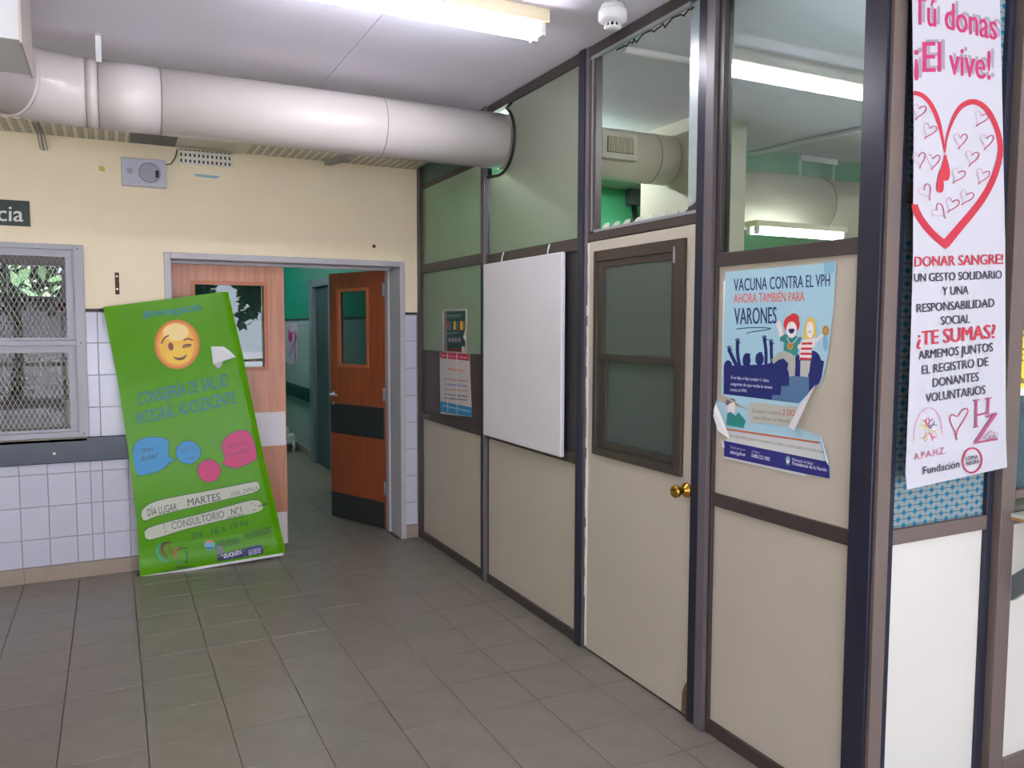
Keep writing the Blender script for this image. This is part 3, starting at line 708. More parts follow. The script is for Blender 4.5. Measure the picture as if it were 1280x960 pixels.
# ---- big round duct
du = thing('air_duct', 'big round white air duct crossing under the hall ceiling', 'air duct', (.9, DYC, DZC))
def cyl(mb, pts, r=DR, n=48): return mb.tube(pts, r, n)
cyl(MB(), [(.245, DYC, DZC), (2.06, DYC, DZC)]).build('duct_section', duct_m, du)
cyl(MB(), [(-.02, DYC, DZC), (.238, DYC, DZC)]).build('duct_section', duct_m, du)
cyl(MB(), [(-.07, DYC, DZC), (-.026, DYC, DZC)]).build('duct_section', duct_m, du)
b = MB(); c = [(-.076, DYC, DZC)]; R_ = .42
for k in range(1, 9):
    a = math.radians(k*5.2); c.append((-.076-R_*math.sin(a), DYC-R_*(1-math.cos(a)), DZC))
cyl(b, c).build('duct_elbow', duct_m, du)
a = math.radians(8*5.2); e0 = Vector(c[-1]); dr = Vector((-math.cos(a), -math.sin(a), 0))
cyl(MB(), [e0+dr*.006, e0+dr*1.6]).build('duct_section', duct_m, du)
seam = mat('seam_grey', (150,146,144), .5)
for xx in (-.073, -.023, .2415, 1.34):
    MB().lathe((xx-.003, DYC, DZC), (1,0,0), [(0,DR-.004),(0,DR+.0012),(.005,DR+.0012),(.005,DR-.004)], 48).build('seam_band', seam, du)
MB().lathe(e0-dr*.002, dr, [(0,DR-.01),(0,DR+.008),(.012,DR+.008),(.012,DR-.01)], 48).build('seam_flange', duct_m, du)
MB().box(-.028, -.004, DYC-.11, DYC-.106, 2.80, CZ).box(-.028, -.004, DYC-.135, DYC-.085, CZ-.004, CZ-.001).build('hanger_strap', white, du)
# air register box on the duct, top left
b = MB(); b.box(-.95, -.262, 3.40, 3.85, 2.61, 2.90); rb = tag(b.build('register_box', white, du, .002), 'square white sheet metal box')
MB().box(-.262, -.255, 3.395, 3.86, 2.60, 2.90).build('side_flange', mat('flange_white', (200,188,184), .5), rb)
for k in range(9): MB().box(-.90, -.33, 3.386, 3.40, 2.64+k*.026, 2.655+k*.026).build('vent_louvre', white, rb)

# ---- luminaires
def luminaire(x0, x1, y0, y1, z1, label, tm, grp=None, endz=.055):
    L = thing('ceiling_light', label, 'ceiling light', ((x0+x1)/2, (y0+y1)/2, z1-.12))
    MB().box(x0, x1, y0, y1, z1-endz, z1).build('housing', mat('lamp_cream', (235,222,190), .4), L, .003)
    ym = (y0+y1)/2
    for s_ in (-1, 1):
        MB().lathe((x0+.035, ym+s_*.036, z1-endz-.030), (1,0,0), [(0,.016),(x1-x0-.07,.016)], 14).build('tube', tm, L)
        for xx in (x0+.015, x1-.035): MB().box(xx, xx+.02, ym+s_*.036-.018, ym+s_*.036+.018, z1-endz-.052, z1-endz).build('tube_holder', white, L)
    return L
luminaire(.43, 1.675, 3.01, 3.14, CZ, 'lit cream fluorescent ceiling light in the hall above the floor', tube_hall)
luminaire(.43, 1.675, -1.4, -1.27, CZ, 'added unseen fluorescent ceiling light near the entrance, right-hand one', tube_hall)  # added out of view to brighten the hall and the back wall
luminaire(-2.6, -1.36, 3.01, 3.14, CZ, 'lit cream fluorescent ceiling light left of the register box, in line with the hall light', mat('tube_weak', (240,242,255), .5, emit=9))
luminaire(-2.6, -1.36, -1.4, -1.27, CZ, 'added unseen fluorescent ceiling light near the entrance, left-hand one', MATS['tube_weak'])  # no known lamp here, put in to lift the shaded cream wall
# ---- smoke detector with conduits
sd = thing('smoke_detector', 'white round smoke detector below the hall ceiling by the brown partition', 'smoke detector', (1.84, 2.79, 2.795))
MB().lathe((1.84, 2.79, CZ), (0,0,-1), [(0,.030),(.028,.030),(.032,.046),(.050,.048)], 32).build('base', mat('detector_grey', (205,205,205), .5), sd)
MB().lathe((1.84, 2.79, 2.868), (0,0,-1), [(0,.056),(.010,.059),(.038,.058),(.046,.050),(.052,.032)], 40).build('cover', white, sd)
b = MB()
for k in range(10):
    a = k*math.pi/5; b.box(1.84+.030*math.cos(a)-.003, 1.84+.030*math.cos(a)+.003, 2.79+.030*math.sin(a)-.003, 2.79+.030*math.sin(a)+.003, 2.797, 2.818)
b.lathe((1.84, 2.79, 2.818), (0,0,-1), [(0,.022),(.018,.022)], 20, 1)
b.lathe((1.84, 2.79, 2.802), (0,0,-1), [(0,.033),(.005,.031),(.009,.014)], 30)
b.build('sensor_cap', [white, black], sd)
pipe = mat('conduit_white', (214,214,216), .4)
tag(MB().tube([(1.80, 2.79, CZ-.016), (-2.5, 2.79, CZ-.016)], .014, 12).build('conduit', pipe), 'white conduit on the hall ceiling running left from smoke detector', 'conduit')
tag(MB().tube([(1.84, 2.75, CZ-.016), (1.84, -1.5, CZ-.016)], .014, 12).build('conduit', pipe), 'white conduit on the hall ceiling running towards viewer from smoke detector', 'conduit')

# ================================================================ THINGS ON THE PARTITION
wb_ = thing('whiteboard', 'white rectangular board hung by two white cords on brown partition', 'whiteboard', (PX-.03, 3.98, .93))
MB().box(PX-.045, PX-.020, 3.505, 4.455, .935, 1.975).build('board', mat('board_white', (222,220,226), .42, 0, .03, 5), wb_, .007)
for yy in (4.235, 3.685): MB().tube([(PX-.013, yy, 2.03), (PX-.022, yy, 2.005), (PX-.026, yy+.004, 1.965)], .0045, 6).build('cord', white, wb_)
ppn = Plane((PX+.0055, 0, 0), (-1,0,0))
po = thing('notice', 'small dark green notice with white border on the frosted pane', 'poster', (PX, 5.03, 1.42))
pp = Plane((PX+.004, 0, 0), (-1,0,0))
sheet(pp, [(553,388),(584,386),(584,415),(581.5,420),(584,426),(583,440),(554,439)], 'sheet', mat('paper', (196,190,194), .5), po)
P_ = Print(pp, (540,380), 6.4)
P_.poly([(98,58),(270,52),(268,200),(250,265),(268,300),(266,385),(118,378),(98,300)], (28,62,60), 0)
P_.poly([(98,58),(118,58),(124,375),(98,375)], (120,112,116))
P_.stroke([(122,95),(232,88)], .8, (140,190,180), 0).stroke([(120,108),(230,102)], .8, (90,150,140), 0)
for k, (c, xx) in enumerate([((200,70,60),130),((60,110,130),150),((225,190,40),182),((120,90,50),200),((60,100,130),212),((235,190,40),235),((190,110,40),252)]):
    P_.poly([(xx-8,138),(xx+8,136),(xx+8,206),(xx-8,208)], c)
P_.lines((122,238), (215,228), 1.4, (120,150,140), 4)
for xx in (142,168,193,220): P_.ell((xx,288), 10, 20, (150,130,150))
P_.poly([(138,355),(235,352),(236,378),(138,376)], (110,30,40)).poly([(238,340),(262,338),(264,386),(240,386)], (190,185,188))
P_.poly([(250,265),(270,250),(272,288)], (220,232,235)); P_.build('printed_picture', po)
po = thing('notice', 'white notice with red heading and blue foot below green notice', 'poster', (PX, 5.03, .99))
sheet(pp, [(550,440),(587,441),(588,470),(590,521),(551,517),(550,470)], 'sheet', MATS['paper'], po)
P_ = Print(pp, (540,380), 6.4)
P_.poly([(66,385),(300,398),(300,455),(68,432)], (178,40,72)).poly([(64,775),(318,828),(324,905),(66,862)], (40,130,180))
P_.lines((80,412), (290,432), 1.6, (225,150,170), 5).lines((130,518), (270,538), 3, (210,140,120), 6)
for k, (ya, c) in enumerate([(600,(190,120,130)),(640,(110,130,190)),(680,(200,130,120)),(722,(110,105,110)),(752,(110,105,110))]): P_.lines((100,ya), (285,ya+18), 1.8, c, k)
P_.lines((90,812), (310,860), 2.4, (130,190,215), 9)
P_.stroke([(125,390),(128,860)], .9, (200,196,200), 0).stroke([(200,395),(203,880)], .9, (210,206,210), 0); P_.build('printed_text', po)

# ---- torn vaccination poster
vp = thing('vaccination_poster', 'torn light blue poster with cartoon youths and crowd on cream panel', 'poster', (PX, 2.1, 1.08))
pv = Plane((PX+.001, 0, 0), (-1,0,0)); pblue = mat('poster_blue', (168,208,226), .45)
sheet(pv, [(907,340),(1045.5,327.5),(1042,385),(1035,443),(1028,477),(1014,489),(1001,505),(991,532),(1027,546),(1032,562),(1037,580),(1038,598),(1012,594),(906,571),(903.5,553),(912,548),(900,538),(889,499),(936,512),(902,493),(904,420)], 'sheet', pblue, vp)
Q = Print(pv, (880,320), 6.4, lift=.0014); nv = (30,40,110)
Q.poly([(158,200),(175,195),(160,500),(150,960),(145,960)], (228,230,235)).poly([(960,50),(1052,42),(1045,130),(1000,150),(965,140)], (140,190,215))
Q.text('VACUNA CONTRA EL VPH', (240,282), (1010,241), 15.5, (38,58,108), .012).text('AHORA TAMBIÉN PARA', (240,378), (805,360), 11.8, (226,112,92), .012)
Q.text('VARONES', (245,548), (582,538), 20.5, (38,58,108), .015)
Q.stroke([(262,584),(400,570),(562,578),(480,595),(350,612),(345,626)], 1.1, (38,58,108))
Q.poly([(165,960),(165,930),(250,915),(330,905),(400,925),(440,900),(520,915),(560,890),(640,835),(720,870),(790,890),(940,895),(935,960)], nv)
for (hx, hy, rw, rh) in ((195,880,32,46),(343,835,32,55),(398,905,36,36),(447,825,34,52),(640,880,60,55),(745,850,30,70)): Q.ell((hx, hy), rw, rh, nv)
Q.poly([(320,800),(338,776),(375,782),(372,800),(350,806)], nv).poly([(418,792),(440,770),(468,768),(470,790)], nv)
for P_a, w_a in (([(205,755),(225,800),(265,880)],4.4),([(270,690),(270,780),(290,900)],4.2),([(488,680),(500,760),(498,880)],4),([(542,700),(540,780),(552,880)],3.8)): Q.stroke(P_a, w_a, nv)
for hx, hy in ((205,755),(272,695),(488,672),(540,702)):
    Q.ell((hx, hy), 15, 18, nv)
    for k in range(4): Q.stroke([(hx, hy), (hx-20+k*12, hy-42+abs(k-1.5)*7)], 1.0, nv, 0)
    Q.stroke([(hx, hy), (hx+28, hy-6)], 1.0, nv, 0)
Q.ell((865,850), 75, 95, nv)
Q.at((880,450), 6.0)
Q.poly([(152,45),(300,38),(470,34),(560,-5),(640,-25),(700,-20),(790,-35),(905,10),(885,130),(870,170),(800,235),(715,325),(515,300),(150,255)], nv)
Q.poly([(512,298),(515,262),(580,262),(583,195),(640,195),(643,120),(790,126),(792,240),(715,325)], (84,118,158))
for t_, a, b_ in (('Si tu hijo o hija cumple 11 años,',(205,140),(492,165)), ('asegurate de que reciba la vacuna',(203,188),(515,215)), ('contra el VPH.',(200,232),(325,243))): Q.text(t_, a, b_, 3.9, (225,228,240), .012)
# boy
Q.at((880,320), 6.4); skin = (232,222,224)
Q.poly([(605,660),(600,600),(580,555),(590,520),(612,515),(628,560),(640,620),(640,680)], skin)
Q.poly([(610,650),(650,625),(735,640),(785,650),(770,710),(745,810),(680,795),(640,760),(645,690),(615,680)], (52,138,138))
Q.poly([(545,830),(600,770),(660,760),(735,800),(735,900),(715,960),(690,960),(670,900),(680,860),(640,820),(600,830),(560,865)], (172,176,170))
Q.ell((705,545), 64, 72, (205,52,62)).ell((730,488), 38, 26, (205,52,62), .5).ell((705,590), 42, 66, (240,234,236))
Q.poly([(678,582),(730,580),(728,605),(705,625),(682,608)], (30,30,80), 1)
Q.stroke([(668,650),(690,700),(712,700),(765,640)], 1.2, (190,215,240), 0).ell((694,720), 24, 32, (186,140,60)).ell((694,718), 12, 18, (160,110,50))
# girl
Q.poly([(800,640),(810,540),(850,482),(890,500),(902,600),(900,640),(860,660),(830,670),(790,655)], (226,196,92), 1)
Q.ell((852,590), 30, 65, (240,234,236)).poly([(822,545),(850,490),(885,545),(850,520)], (226,196,92))
Q.stroke([(835,598),(850,612),(866,604)], .6, (60,50,70))
Q.poly([(800,672),(895,655),(895,720),(868,740),(862,835),(768,830),(775,745),(752,740),(755,715)], (236,226,228))
for k in range(4): Q.poly([(788-5*k,692+k*40),(872-k*2,690+k*42),(868-k*2,708+k*42),(782-4*k,710+k*40)], (202,50,66))
Q.poly([(895,665),(945,625),(960,640),(900,700)], skin).ell((978,598), 26, 40, (172,128,66)).ell((978,598), 14, 24, (196,152,80)).poly([(960,640),(992,650),(995,740),(970,765),(955,700)], (130,180,215))
Q.poly([(778,835),(858,838),(845,940),(815,940),(812,880),(806,940),(782,945)], (186,190,186))
Q.at((880,450), 6.0); Q.poly([(630,0),(690,0),(686,120),(640,122),(650,70)], (176,180,174)).poly([(728,5),(790,5),(785,128),(725,122)], (186,190,186))
# lower strip
Q.ell((208,352), 30, 62, (236,226,226)).poly([(160,325),(180,290),(228,285),(245,315),(205,318),(180,345)], (120,110,110), 1)
Q.poly([(180,398),(205,388),(240,420),(262,390),(318,455),(300,510),(172,488)], (44,140,134)).poly([(128,262),(160,268),(332,370),(300,358),(210,312)], (186,178,160))
Q.poly([(352,318),(712,350),(690,420),(648,500),(520,482),(345,462),(338,345)], (188,188,180), 0)
Q.text('El esquema consiste en', (370,392), (585,412), 4.6, (110,110,112)).text('2 DO', (595,415), (685,418), 7.5, (200,80,70), .015).text('separadas por un intervalo', (375,440), (645,472), 4.6, (110,110,112))
Q.poly([(130,520),(195,535),(880,632),(905,760),(160,605),(190,580),(130,545)], (205,208,208))
Q.stroke([(133,512),(870,620)], 2, (214,96,52), 0)
Q.text('Está disponible gratis en vacunatorios y centros de salud públicos de todo el país', (198,574), (905,700), 4.4, (120,120,122))
Q.poly([(152,604),(942,765),(948,888),(800,860),(155,722)], (44,44,124)).poly([(132,605),(152,604),(158,660),(140,655)], (225,225,228))
Q.poly([(155,722),(780,862),(760,872),(153,735)], (214,212,214))
Q.text('Más información en', (202,660), (312,682), 3.0, (200,200,225)).text('salud.gob.ar', (200,700), (315,722), 4.6, (225,226,240), .02)
Q.text('y la línea', (362,690), (420,702), 3.0, (200,200,225)).text('0-800-222-1002', (362,728), (498,756), 4.6, (225,226,240), .015)
Q.ell((634,745), 17, 28, (120,160,140)).ell((634,750), 13, 20, (150,180,210)).poly([(622,750),(646,752),(645,770),(634,780),(622,768)], (225,225,225)).stroke([(618,775),(634,795),(650,778)], 1, (110,150,110))
Q.text('Ministerio de Salud', (668,755), (820,786), 3.6, (215,216,235), .012).text('Presidencia de la Nación', (668,786), (925,836), 4.4, (225,226,240), .02)
Q.build('printed_picture', vp)
pw_ = mat('paper_back', (226,226,230), .5)
def curl(P, lift, name='curled_edge', parent=vp, plane=pv):       # paper standing off the wall
    vs = [plane(x, y, l) for (x, y), l in zip(P, lift)]; n = len(P)
    MB().add(vs+[v+plane.n*.0006 for v in vs], [tuple(range(n))[::-1], tuple(range(n, 2*n))]+[(i, (i+1) % n, n+(i+1) % n, n+i) for i in range(n)]).build(name, pw_, parent)
curl([(1021,481),(1013,489),(1001,505),(989,533),(998,538),(1006,520)], [.006,.002,.002,.012,.020,.018])
curl([(889,499),(894,500),(911,541),(912,548),(900,538)], [.014,.003,.002,.003,.010])
curl([(1026,546),(1029,545),(1037,578),(1038,583),(1031,562)], [.003,.012,.012,.004,.002])
for yy, zz in ((2.10,.72),(2.20,.28)): pass

# ---- long white blood donation banner hanging in front of the return
dbn = thing('donation_banner', 'long white hanging banner with red heart and blood donation text', 'banner', (2.5, FY-.06, 1.1))
ph = Plane((0, FY-.075, 0), (0,-1,0)); bw = mat('banner_white', (186,187,198), .45)
# side edges continue straight up to the ceiling
tl, tr_ = ph(1140.5,-72), ph(1248,-112)
sheet(ph, [(1140.5,-60),(1140,0),(1142,150),(1141,320),(1138,430),(1133,560),(1131.5,590),(1133.5,612),(1196,598),(1258.5,584),(1257,545),(1256,300),(1252,100),(1249.5,0),(1248.5,-60)], 'sheet', bw, dbn)
for px_ in (1160, 1230):
    p0 = ph(px_, -58); MB().tube([p0, Vector((p0.x, p0.y, CZ))], .002, 6).build('cord', white, dbn)
Q = Print(ph, (1130,0), 7.387, lift=.0016); pk, sh, rd, dk = (182,46,102), (150,142,156), (184,44,64), (52,49,64)
for dx_, dy_, c in ((4.5*7.387, -3*7.387, sh), (0, 0, pk)):
    Q.text('Tú', (85+dx_,222+dy_), (290+dx_,250+dy_), 35, c, .02).text('donas', (375+dx_,265+dy_), (850+dx_,372+dy_), 34, c, .02)
    Q.text('¡El', (92+dx_,668+dy_), (335+dx_,664+dy_), 38, c, .02).text('vive!', (415+dx_,684+dy_), (792+dx_,738+dy_), 36, c, .02)
Q.at((1130,110), 4.573)
right = [(230,372),(240,280),(270,190),(310,115),(360,82),(410,78),(465,112),(510,185),(540,270),(550,350),(538,430),(505,530),(450,630),(385,715),(320,790),(270,850),(232,895)]
left = [(52,28),(100,38),(150,88),(188,170),(213,265),(230,372)]
left2 = [(56,670),(75,725),(120,790),(170,845),(232,895)]
Q.stroke(right, 5.2, rd, 2, wp=lambda t: .25+1.05*min(1, t*4)*(1+.9*max(0, t-.55)*2)).stroke(left, 5, rd, 2, wp=lambda t: 1.1-.85*max(0, t-.6)/.4).stroke(left2, 9, rd, 2)
rnd = random.Random(5)
for seg, n_ in ((right[9:], 60), (left2, 40)):       # the brushed inner and outer edge of the heart
    for k in range(n_):
        t_ = rnd.random()*(len(seg)-1); i_ = int(t_); f_ = t_-i_; i2 = min(i_+1, len(seg)-1)
        cx, cy = seg[i_][0]*(1-f_)+seg[i2][0]*f_, seg[i_][1]*(1-f_)+seg[i2][1]*f_
        s_ = 1 if seg is left2 else -1; Q.stroke([(cx-18, cy+s_*rnd.uniform(-16,-6)), (cx+18, cy+s_*rnd.uniform(2,14))], rnd.uniform(.7,1.6), rd, 0)
Q.poly([(160,848),(232,872),(300,848),(268,885),(232,922),(195,890)], rd)
def drop(x, y0, y1, w): Q.poly([(x,y0),(x+w*.35,y0+(y1-y0)*.4),(x+w*.55,y0+(y1-y0)*.7),(x+w*.4,y1-4),(x,y1),(x-w*.4,y1-4),(x-w*.55,y0+(y1-y0)*.7),(x-w*.3,y0+(y1-y0)*.4)], rd, 2)
drop(230, 365, 532, 54); drop(201, 455, 600, 42)
def mini(cx, cy, rot, s=1.0, col=(170,90,120)):
    H = [(-8,48),(-4,25),(-25,0),(-38,-22),(-30,-42),(-12,-40),(0,-18),(14,-38),(34,-42),(42,-22),(28,4),(4,26),(-8,48)]
    c_, s_ = math.cos(rot), math.sin(rot); P = [(cx+s*(x*c_-y*s_), cy+s*(x*s_+y*c_)) for x, y in H]
    Q.stroke(P[:7], .7, (186,140,160)); Q.stroke(P[6:], 1.1, (180,60,95))
for cx, cy, ro in [(78,140,.2),(135,250,.35),(82,415,-.2),(160,425,.05),(315,305,.05),(430,180,.35),(465,310,.1),(380,405,.15),(298,505,.35),(440,508,.3),(122,600,-.6),(200,712,-.9),(264,672,.3),(346,630,.35)]: mini(cx, cy, ro)
Q.at((1130,310), 8.533)
Q.text('DONAR SANGRE!', (104,200), (1045,170), 12.5, rd, .025).text('UN GESTO SOLIDARIO', (98,362), (1032,326), 10.3, dk, .018).text('Y UNA', (400,505), (676,492), 10.5, dk, .018)
Q.text('RESPONSABILIDAD', (126,688), (952,628), 10.6, dk, .018).text('SOCIAL', (386,820), (692,798), 10.6, dk, .018)
Q.at((1130,400), 8.533)
Q.text('¿TE SUMAS?', (128,272), (962,192), 17.5, rd, .035).text('ARMEMOS JUNTOS', (146,420), (936,334), 10.8, dk, .018).text('EL REGISTRO DE', (182,578), (888,486), 10.8, dk, .018)
Q.text('DONANTES', (298,715), (785,648), 10.8, dk, .018).text('VOLUNTARIOS', (222,878), (856,786), 10.8, dk, .018)
Q.at((1125,490), 6.858)
Q.stroke([(110,415),(113,320),(150,195),(235,122),(310,165),(345,250),(355,372)], .9, (214,150,180))
def person(x, y, a, c, s=46):
    d = (math.cos(a), math.sin(a)); p = (-d[1], d[0]); q = lambda u, v: (x+d[0]*u*s+p[0]*v*s, y+d[1]*u*s+p[1]*v*s)
    Q.stroke([q(-.2,0), q(.55,0)], 1.2, c, 0).stroke([q(.35,0), q(.9,.5)], 1.0, c, 0).stroke([q(.35,0), q(.95,-.45)], 1.0, c, 0); Q.ell(q(-.35,0), s*.22, s*.22, c, ring=.9)
for k, c in enumerate([(214,70,110),(170,90,140),(90,90,100),(200,190,120),(214,50,90),(210,200,220),(214,170,70),(190,190,210),(220,210,80)]):
    a = -2.0+k*.70; person(232+36*math.cos(a), 325+64*math.sin(a), a, c)
Q.text('A.P.A.H.Z.', (112,582), (378,524), 8.2, (178,74,110), .005)
Q.stroke([(475,412),(466,345),(425,270),(412,215),(438,185),(480,218),(520,155),(560,135),(576,165),(540,235),(482,325),(468,378),(475,412)], 1.2, (180,48,84))
hz = (158,70,106)
Q.stroke([(642,75),(640,295)], 3, hz, 0).stroke([(748,58),(740,190)], 3, hz, 0).stroke([(640,200),(742,178)], 2.2, hz, 0)
for a_, b_ in (((612,72),(672,64)),((712,58),(776,48)),((612,304),(662,292))): Q.stroke([a_, b_], 1.4, hz, 0)
Q.stroke([(728,212),(822,184)], 2.6, hz, 0).stroke([(806,186),(636,432)], 4, hz, 0).stroke([(622,436),(826,402)], 2.4, hz, 0)
Q.stroke([(700,392),(735,362),(765,330),(790,345),(825,352),(822,388),(740,402),(700,392)], 1, (160,110,140), 0).ell((755,380), 9, 9, (150,90,120), ring=.8).ell((795,374), 9, 9, (150,90,120), ring=.8)
Q.text('Fundación', (188,705), (498,645), 9.6, dk, .014)
Q.stroke([(530,560),(560,490),(630,476),(680,520),(692,590),(668,660),(598,700),(540,660),(524,600)], 1.9, (180,32,78), 1, True).text('LOMA', (553,585), (655,568), 4.8, dk, .035).text('NEGRA', (557,628), (666,606), 4.8, dk, .035)
Q.build('printed_picture', dbn)

# ---- yellow notice on the hammered pane, shelf and bracket on the return
yn = thing('notice', 'yellow notice over a white sheet on textured glass at right edge', 'poster', (2.9, FY, 1.37))
py = Plane((0, FY+.003, 0), (0,-1,0)); yl = mat('paper_yellow', (228,208,60), .5)
b = MB(); b.box(2.812, 3.02, FY-.002, FY+.003, 1.365, 1.592).build('backing_sheet', white, yn)
MB().box(2.812, 3.02, FY-.004, FY-.002, 1.392, 1.592).build('yellow_sheet', yl, yn)
pz = Plane((0, FY-.004, 0), (0,-1,0)); Q = Print(pz, (1130,400), 8.533, lift=.0006); ok = (92,84,42)
Q.poly([(1200,150),(1300,140),(1300,178),(1222,176)], (130,118,50)).lines((1180,310),(1330,312), 2.2, ok, 2).lines((1170,370),(1330,370), 2.2, ok, 3).lines((1160,432),(1330,430), 2.2, ok, 4)
Q.poly([(1150,640),(1190,590),(1240,600),(1290,640),(1290,680),(1200,670)], (130,120,60), 1)
Q.build('printed_picture', yn)
sf = thing('wall_shelf', 'pale board shelf with raw edge projecting at the right edge', 'shelf', (2.9, FY-.1, .955))
MB().box(2.745, 3.5, FY-.36, FY-.04, .9535, .966).build('shelf_board', mat('shelf_top', (200,206,198), .4), sf)
MB().box(2.743, 3.5, FY-.36, FY-.04, .944, .9535).build('raw_edge', mat('chipboard', (170,132,88), .8, 0, .2, 80), sf)
brm = mat('brace_grey', (96,104,106), .4)
b = MB(); vs = [(2.765, FY-.04, .655), (2.765, FY-.04, .745), (2.765, FY-.25, .944), (2.765, FY-.34, .944)]
b.add(vs+[(v[0]+.03, v[1], v[2]) for v in vs], [(0,1,2,3),(7,6,5,4),(0,4,5,1),(1,5,6,2),(2,6,7,3),(3,7,4,0)]); b.build('diagonal_brace', brm, sf)

# ================================================================ GREEN BANNER leaning on the wall
gb = thing('banner_stand', 'shiny bright green banner leaning tilted against tiled wall beside double door', 'banner', (.55, 5.57, 0))
pg = Cloth((0, 5.565, 0), (0, -1, .055))
lime = mat('banner_green', (88,156,0), .2, spec=.2)
def ridges(M):
    N = M.node_tree; p = N.nodes['Principled BSDF']; tc = N.nodes.get('Texture Coordinate') or N.nodes.new('ShaderNodeTexCoord')
    mp = N.nodes.new('ShaderNodeMapping'); mp.inputs['Rotation'].default_value = (0, math.radians(6), 0); mp.inputs['Scale'].default_value = (2.2, 1, .25)
    n = N.nodes.new('ShaderNodeTexNoise'); n.inputs['Scale'].default_value = 2.6; n.inputs['Detail'].default_value = 1.5
    N.links.new(tc.outputs['Object'], mp.inputs[0]); N.links.new(mp.outputs[0], n.inputs['Vector'])
    b = N.nodes.new('ShaderNodeBump'); b.inputs['Strength'].default_value = .25; b.inputs['Distance'].default_value = .04
    N.links.new(n.outputs[0], b.inputs['Height']); N.links.new(b.outputs[0], p.inputs['Normal'])
ridges(lime)
def cloth_sheet():
    NU, NV = 90, 150; vs = []; fs = []
    Lf = [(129,384),(146,470),(160,560),(171,650),(175,721)]; Rt = [(285,364),(303,440),(330,572),(344,630),(357,690)]
    def at(L, t):
        t *= len(L)-1; i = min(int(t), len(L)-2); f = t-i; return (L[i][0]*(1-f)+L[i+1][0]*f, L[i][1]*(1-f)+L[i+1][1]*f)
    for off in (.0015, 0):
        for j_ in range(NV+1):
            a, b_ = at(Lf, j_/NV), at(Rt, j_/NV)
            for i in range(NU+1):
                u = i/NU; vs.append(pg(a[0]*(1-u)+b_[0]*u, a[1]*(1-u)+b_[1]*u, off))
    K = (NU+1)*(NV+1)
    for j_ in range(NV):
        for i in range(NU):
            q = j_*(NU+1)+i; fs.append((q, q+NU+1, q+NU+2, q+1)); fs.append((K+q+1, K+q+NU+2, K+q+NU+1, K+q))
    for j_ in range(NV):
        for i in (0, NU): q = j_*(NU+1)+i; fs.append((q, q+NU+1, K+q+NU+1, K+q))
    for i in range(NU):
        for j_ in (0, NV): q = j_*(NU+1)+i; fs.append((q, q+1, K+q+1, K+q))
    return MB().add(vs, fs, 0, False).build('banner_sheet', lime, gb)
cloth_sheet()
Q = Print(pg, (120,350), 5.052, lift=.003, gloss=.3, step=.00005); bl = (16,112,142); up = (-.12, -1)
Q.text('#miespacio', (298,242), (668,192), 10.5, bl, .02, up)
Q.ell((512,407), 143, 156, (212,112,40)).ell((512,407), 130, 143, (232,150,44)).ell((510,412), 112, 122, (240,184,52)).ell((505,330), 82, 55, (244,214,140)).ell((520,470), 85, 60, (244,198,50))
bwn = (110,48,28)
Q.ell((472,420), 17, 26, bwn, -.15).stroke([(412,402),(430,366),(460,350)], 2, bwn).stroke([(553,380),(580,368),(612,382)], 2, bwn)
Q.stroke([(547,428),(558,412),(585,408),(602,412)], 2.4, bwn).stroke([(552,424),(575,424),(600,412)], 1.4, bwn).poly([(483,480),(510,492),(545,488),(577,466),(566,492),(540,508),(512,505),(494,496)], bwn, 1)
Q.text('CONSEJERÍA DE SALUD', (268,792), (838,668), 15.5, bl, 0, up).text('INTEGRAL ADOLESCENTE', (262,914), (885,778), 15.5, bl, 0, up)
Q.at((120,530), 4.8); cy_, mg, ink, wh = (22,138,196), (198,22,104), (24,40,60), (196,200,180)
bub = [(218,165),(232,112),(285,80),(380,75),(432,92),(440,130),(432,188),(450,205),(482,208),(440,235),(400,275),(320,302),(240,314)]
Q.poly(bub, cy_, 1).stroke(bub[:-1], .7, ink, 1).stroke([(240,312),(320,302),(400,275),(440,232),(480,210)], .7, ink)
Q.text('tenes', (275,170), (346,158), 6.5, ink, 0, up).text('dudas?', (272,222), (370,200), 6.5, ink, 0, up)
Q.ell((553,170), 75, 69, cy_).ell((553,170), 75, 69, ink, ring=.7).ell((530,160), 13, 12, ink, ring=.6).ell((574,145), 13, 12, ink, ring=.6).stroke([(540,205),(565,212),(592,198)], .7, ink)
Q.ell((678,280), 70, 67, mg).ell((678,280), 70, 67, ink, ring=.6).stroke([(655,318),(680,326),(702,312)], .6, (150,10,80))
pbub = [(750,135),(765,92),(825,46),(885,32),(922,50),(950,105),(966,180),(962,212),(905,245),(835,266),(790,256),(772,242),(746,242),(772,225),(768,180)]
Q.poly(pbub, mg, 1).stroke(pbub, .6, ink, 1, True).text('¿Querés', (790,148), (905,120), 6, (120,20,60), 0, up).text('consultar?', (792,198), (925,160), 6, (120,20,60), 0, up)
b1 = [(268,545),(278,508),(330,470),(420,446),(600,412),(800,375),(955,342),(972,345),(984,385),(962,408),(820,442),(600,495),(450,528),(345,558),(290,585)]
b2 = [(288,632),(400,592),(600,545),(800,490),(930,454),(975,455),(1000,488),(998,518),(900,545),(700,590),(500,640),(390,678),(300,700)]
for B in (b1, b2): Q.poly(B, wh, 1)
Q.stroke(b1[:8], .8, ink).stroke(b1[8:], .6, ink).stroke(b2[:6], .8, ink).stroke(b2[8:], .6, ink)
pen = (60,70,84)
Q.text('DÍA LUGAR:', (312,553), (492,515), 9, ink, 0, up).text('MARTES', (552,492), (746,455), 8.8, pen, .01, up).text('HTAL ZAPALA', (812,438), (972,394), 5.6, (96,104,104), 0, up)
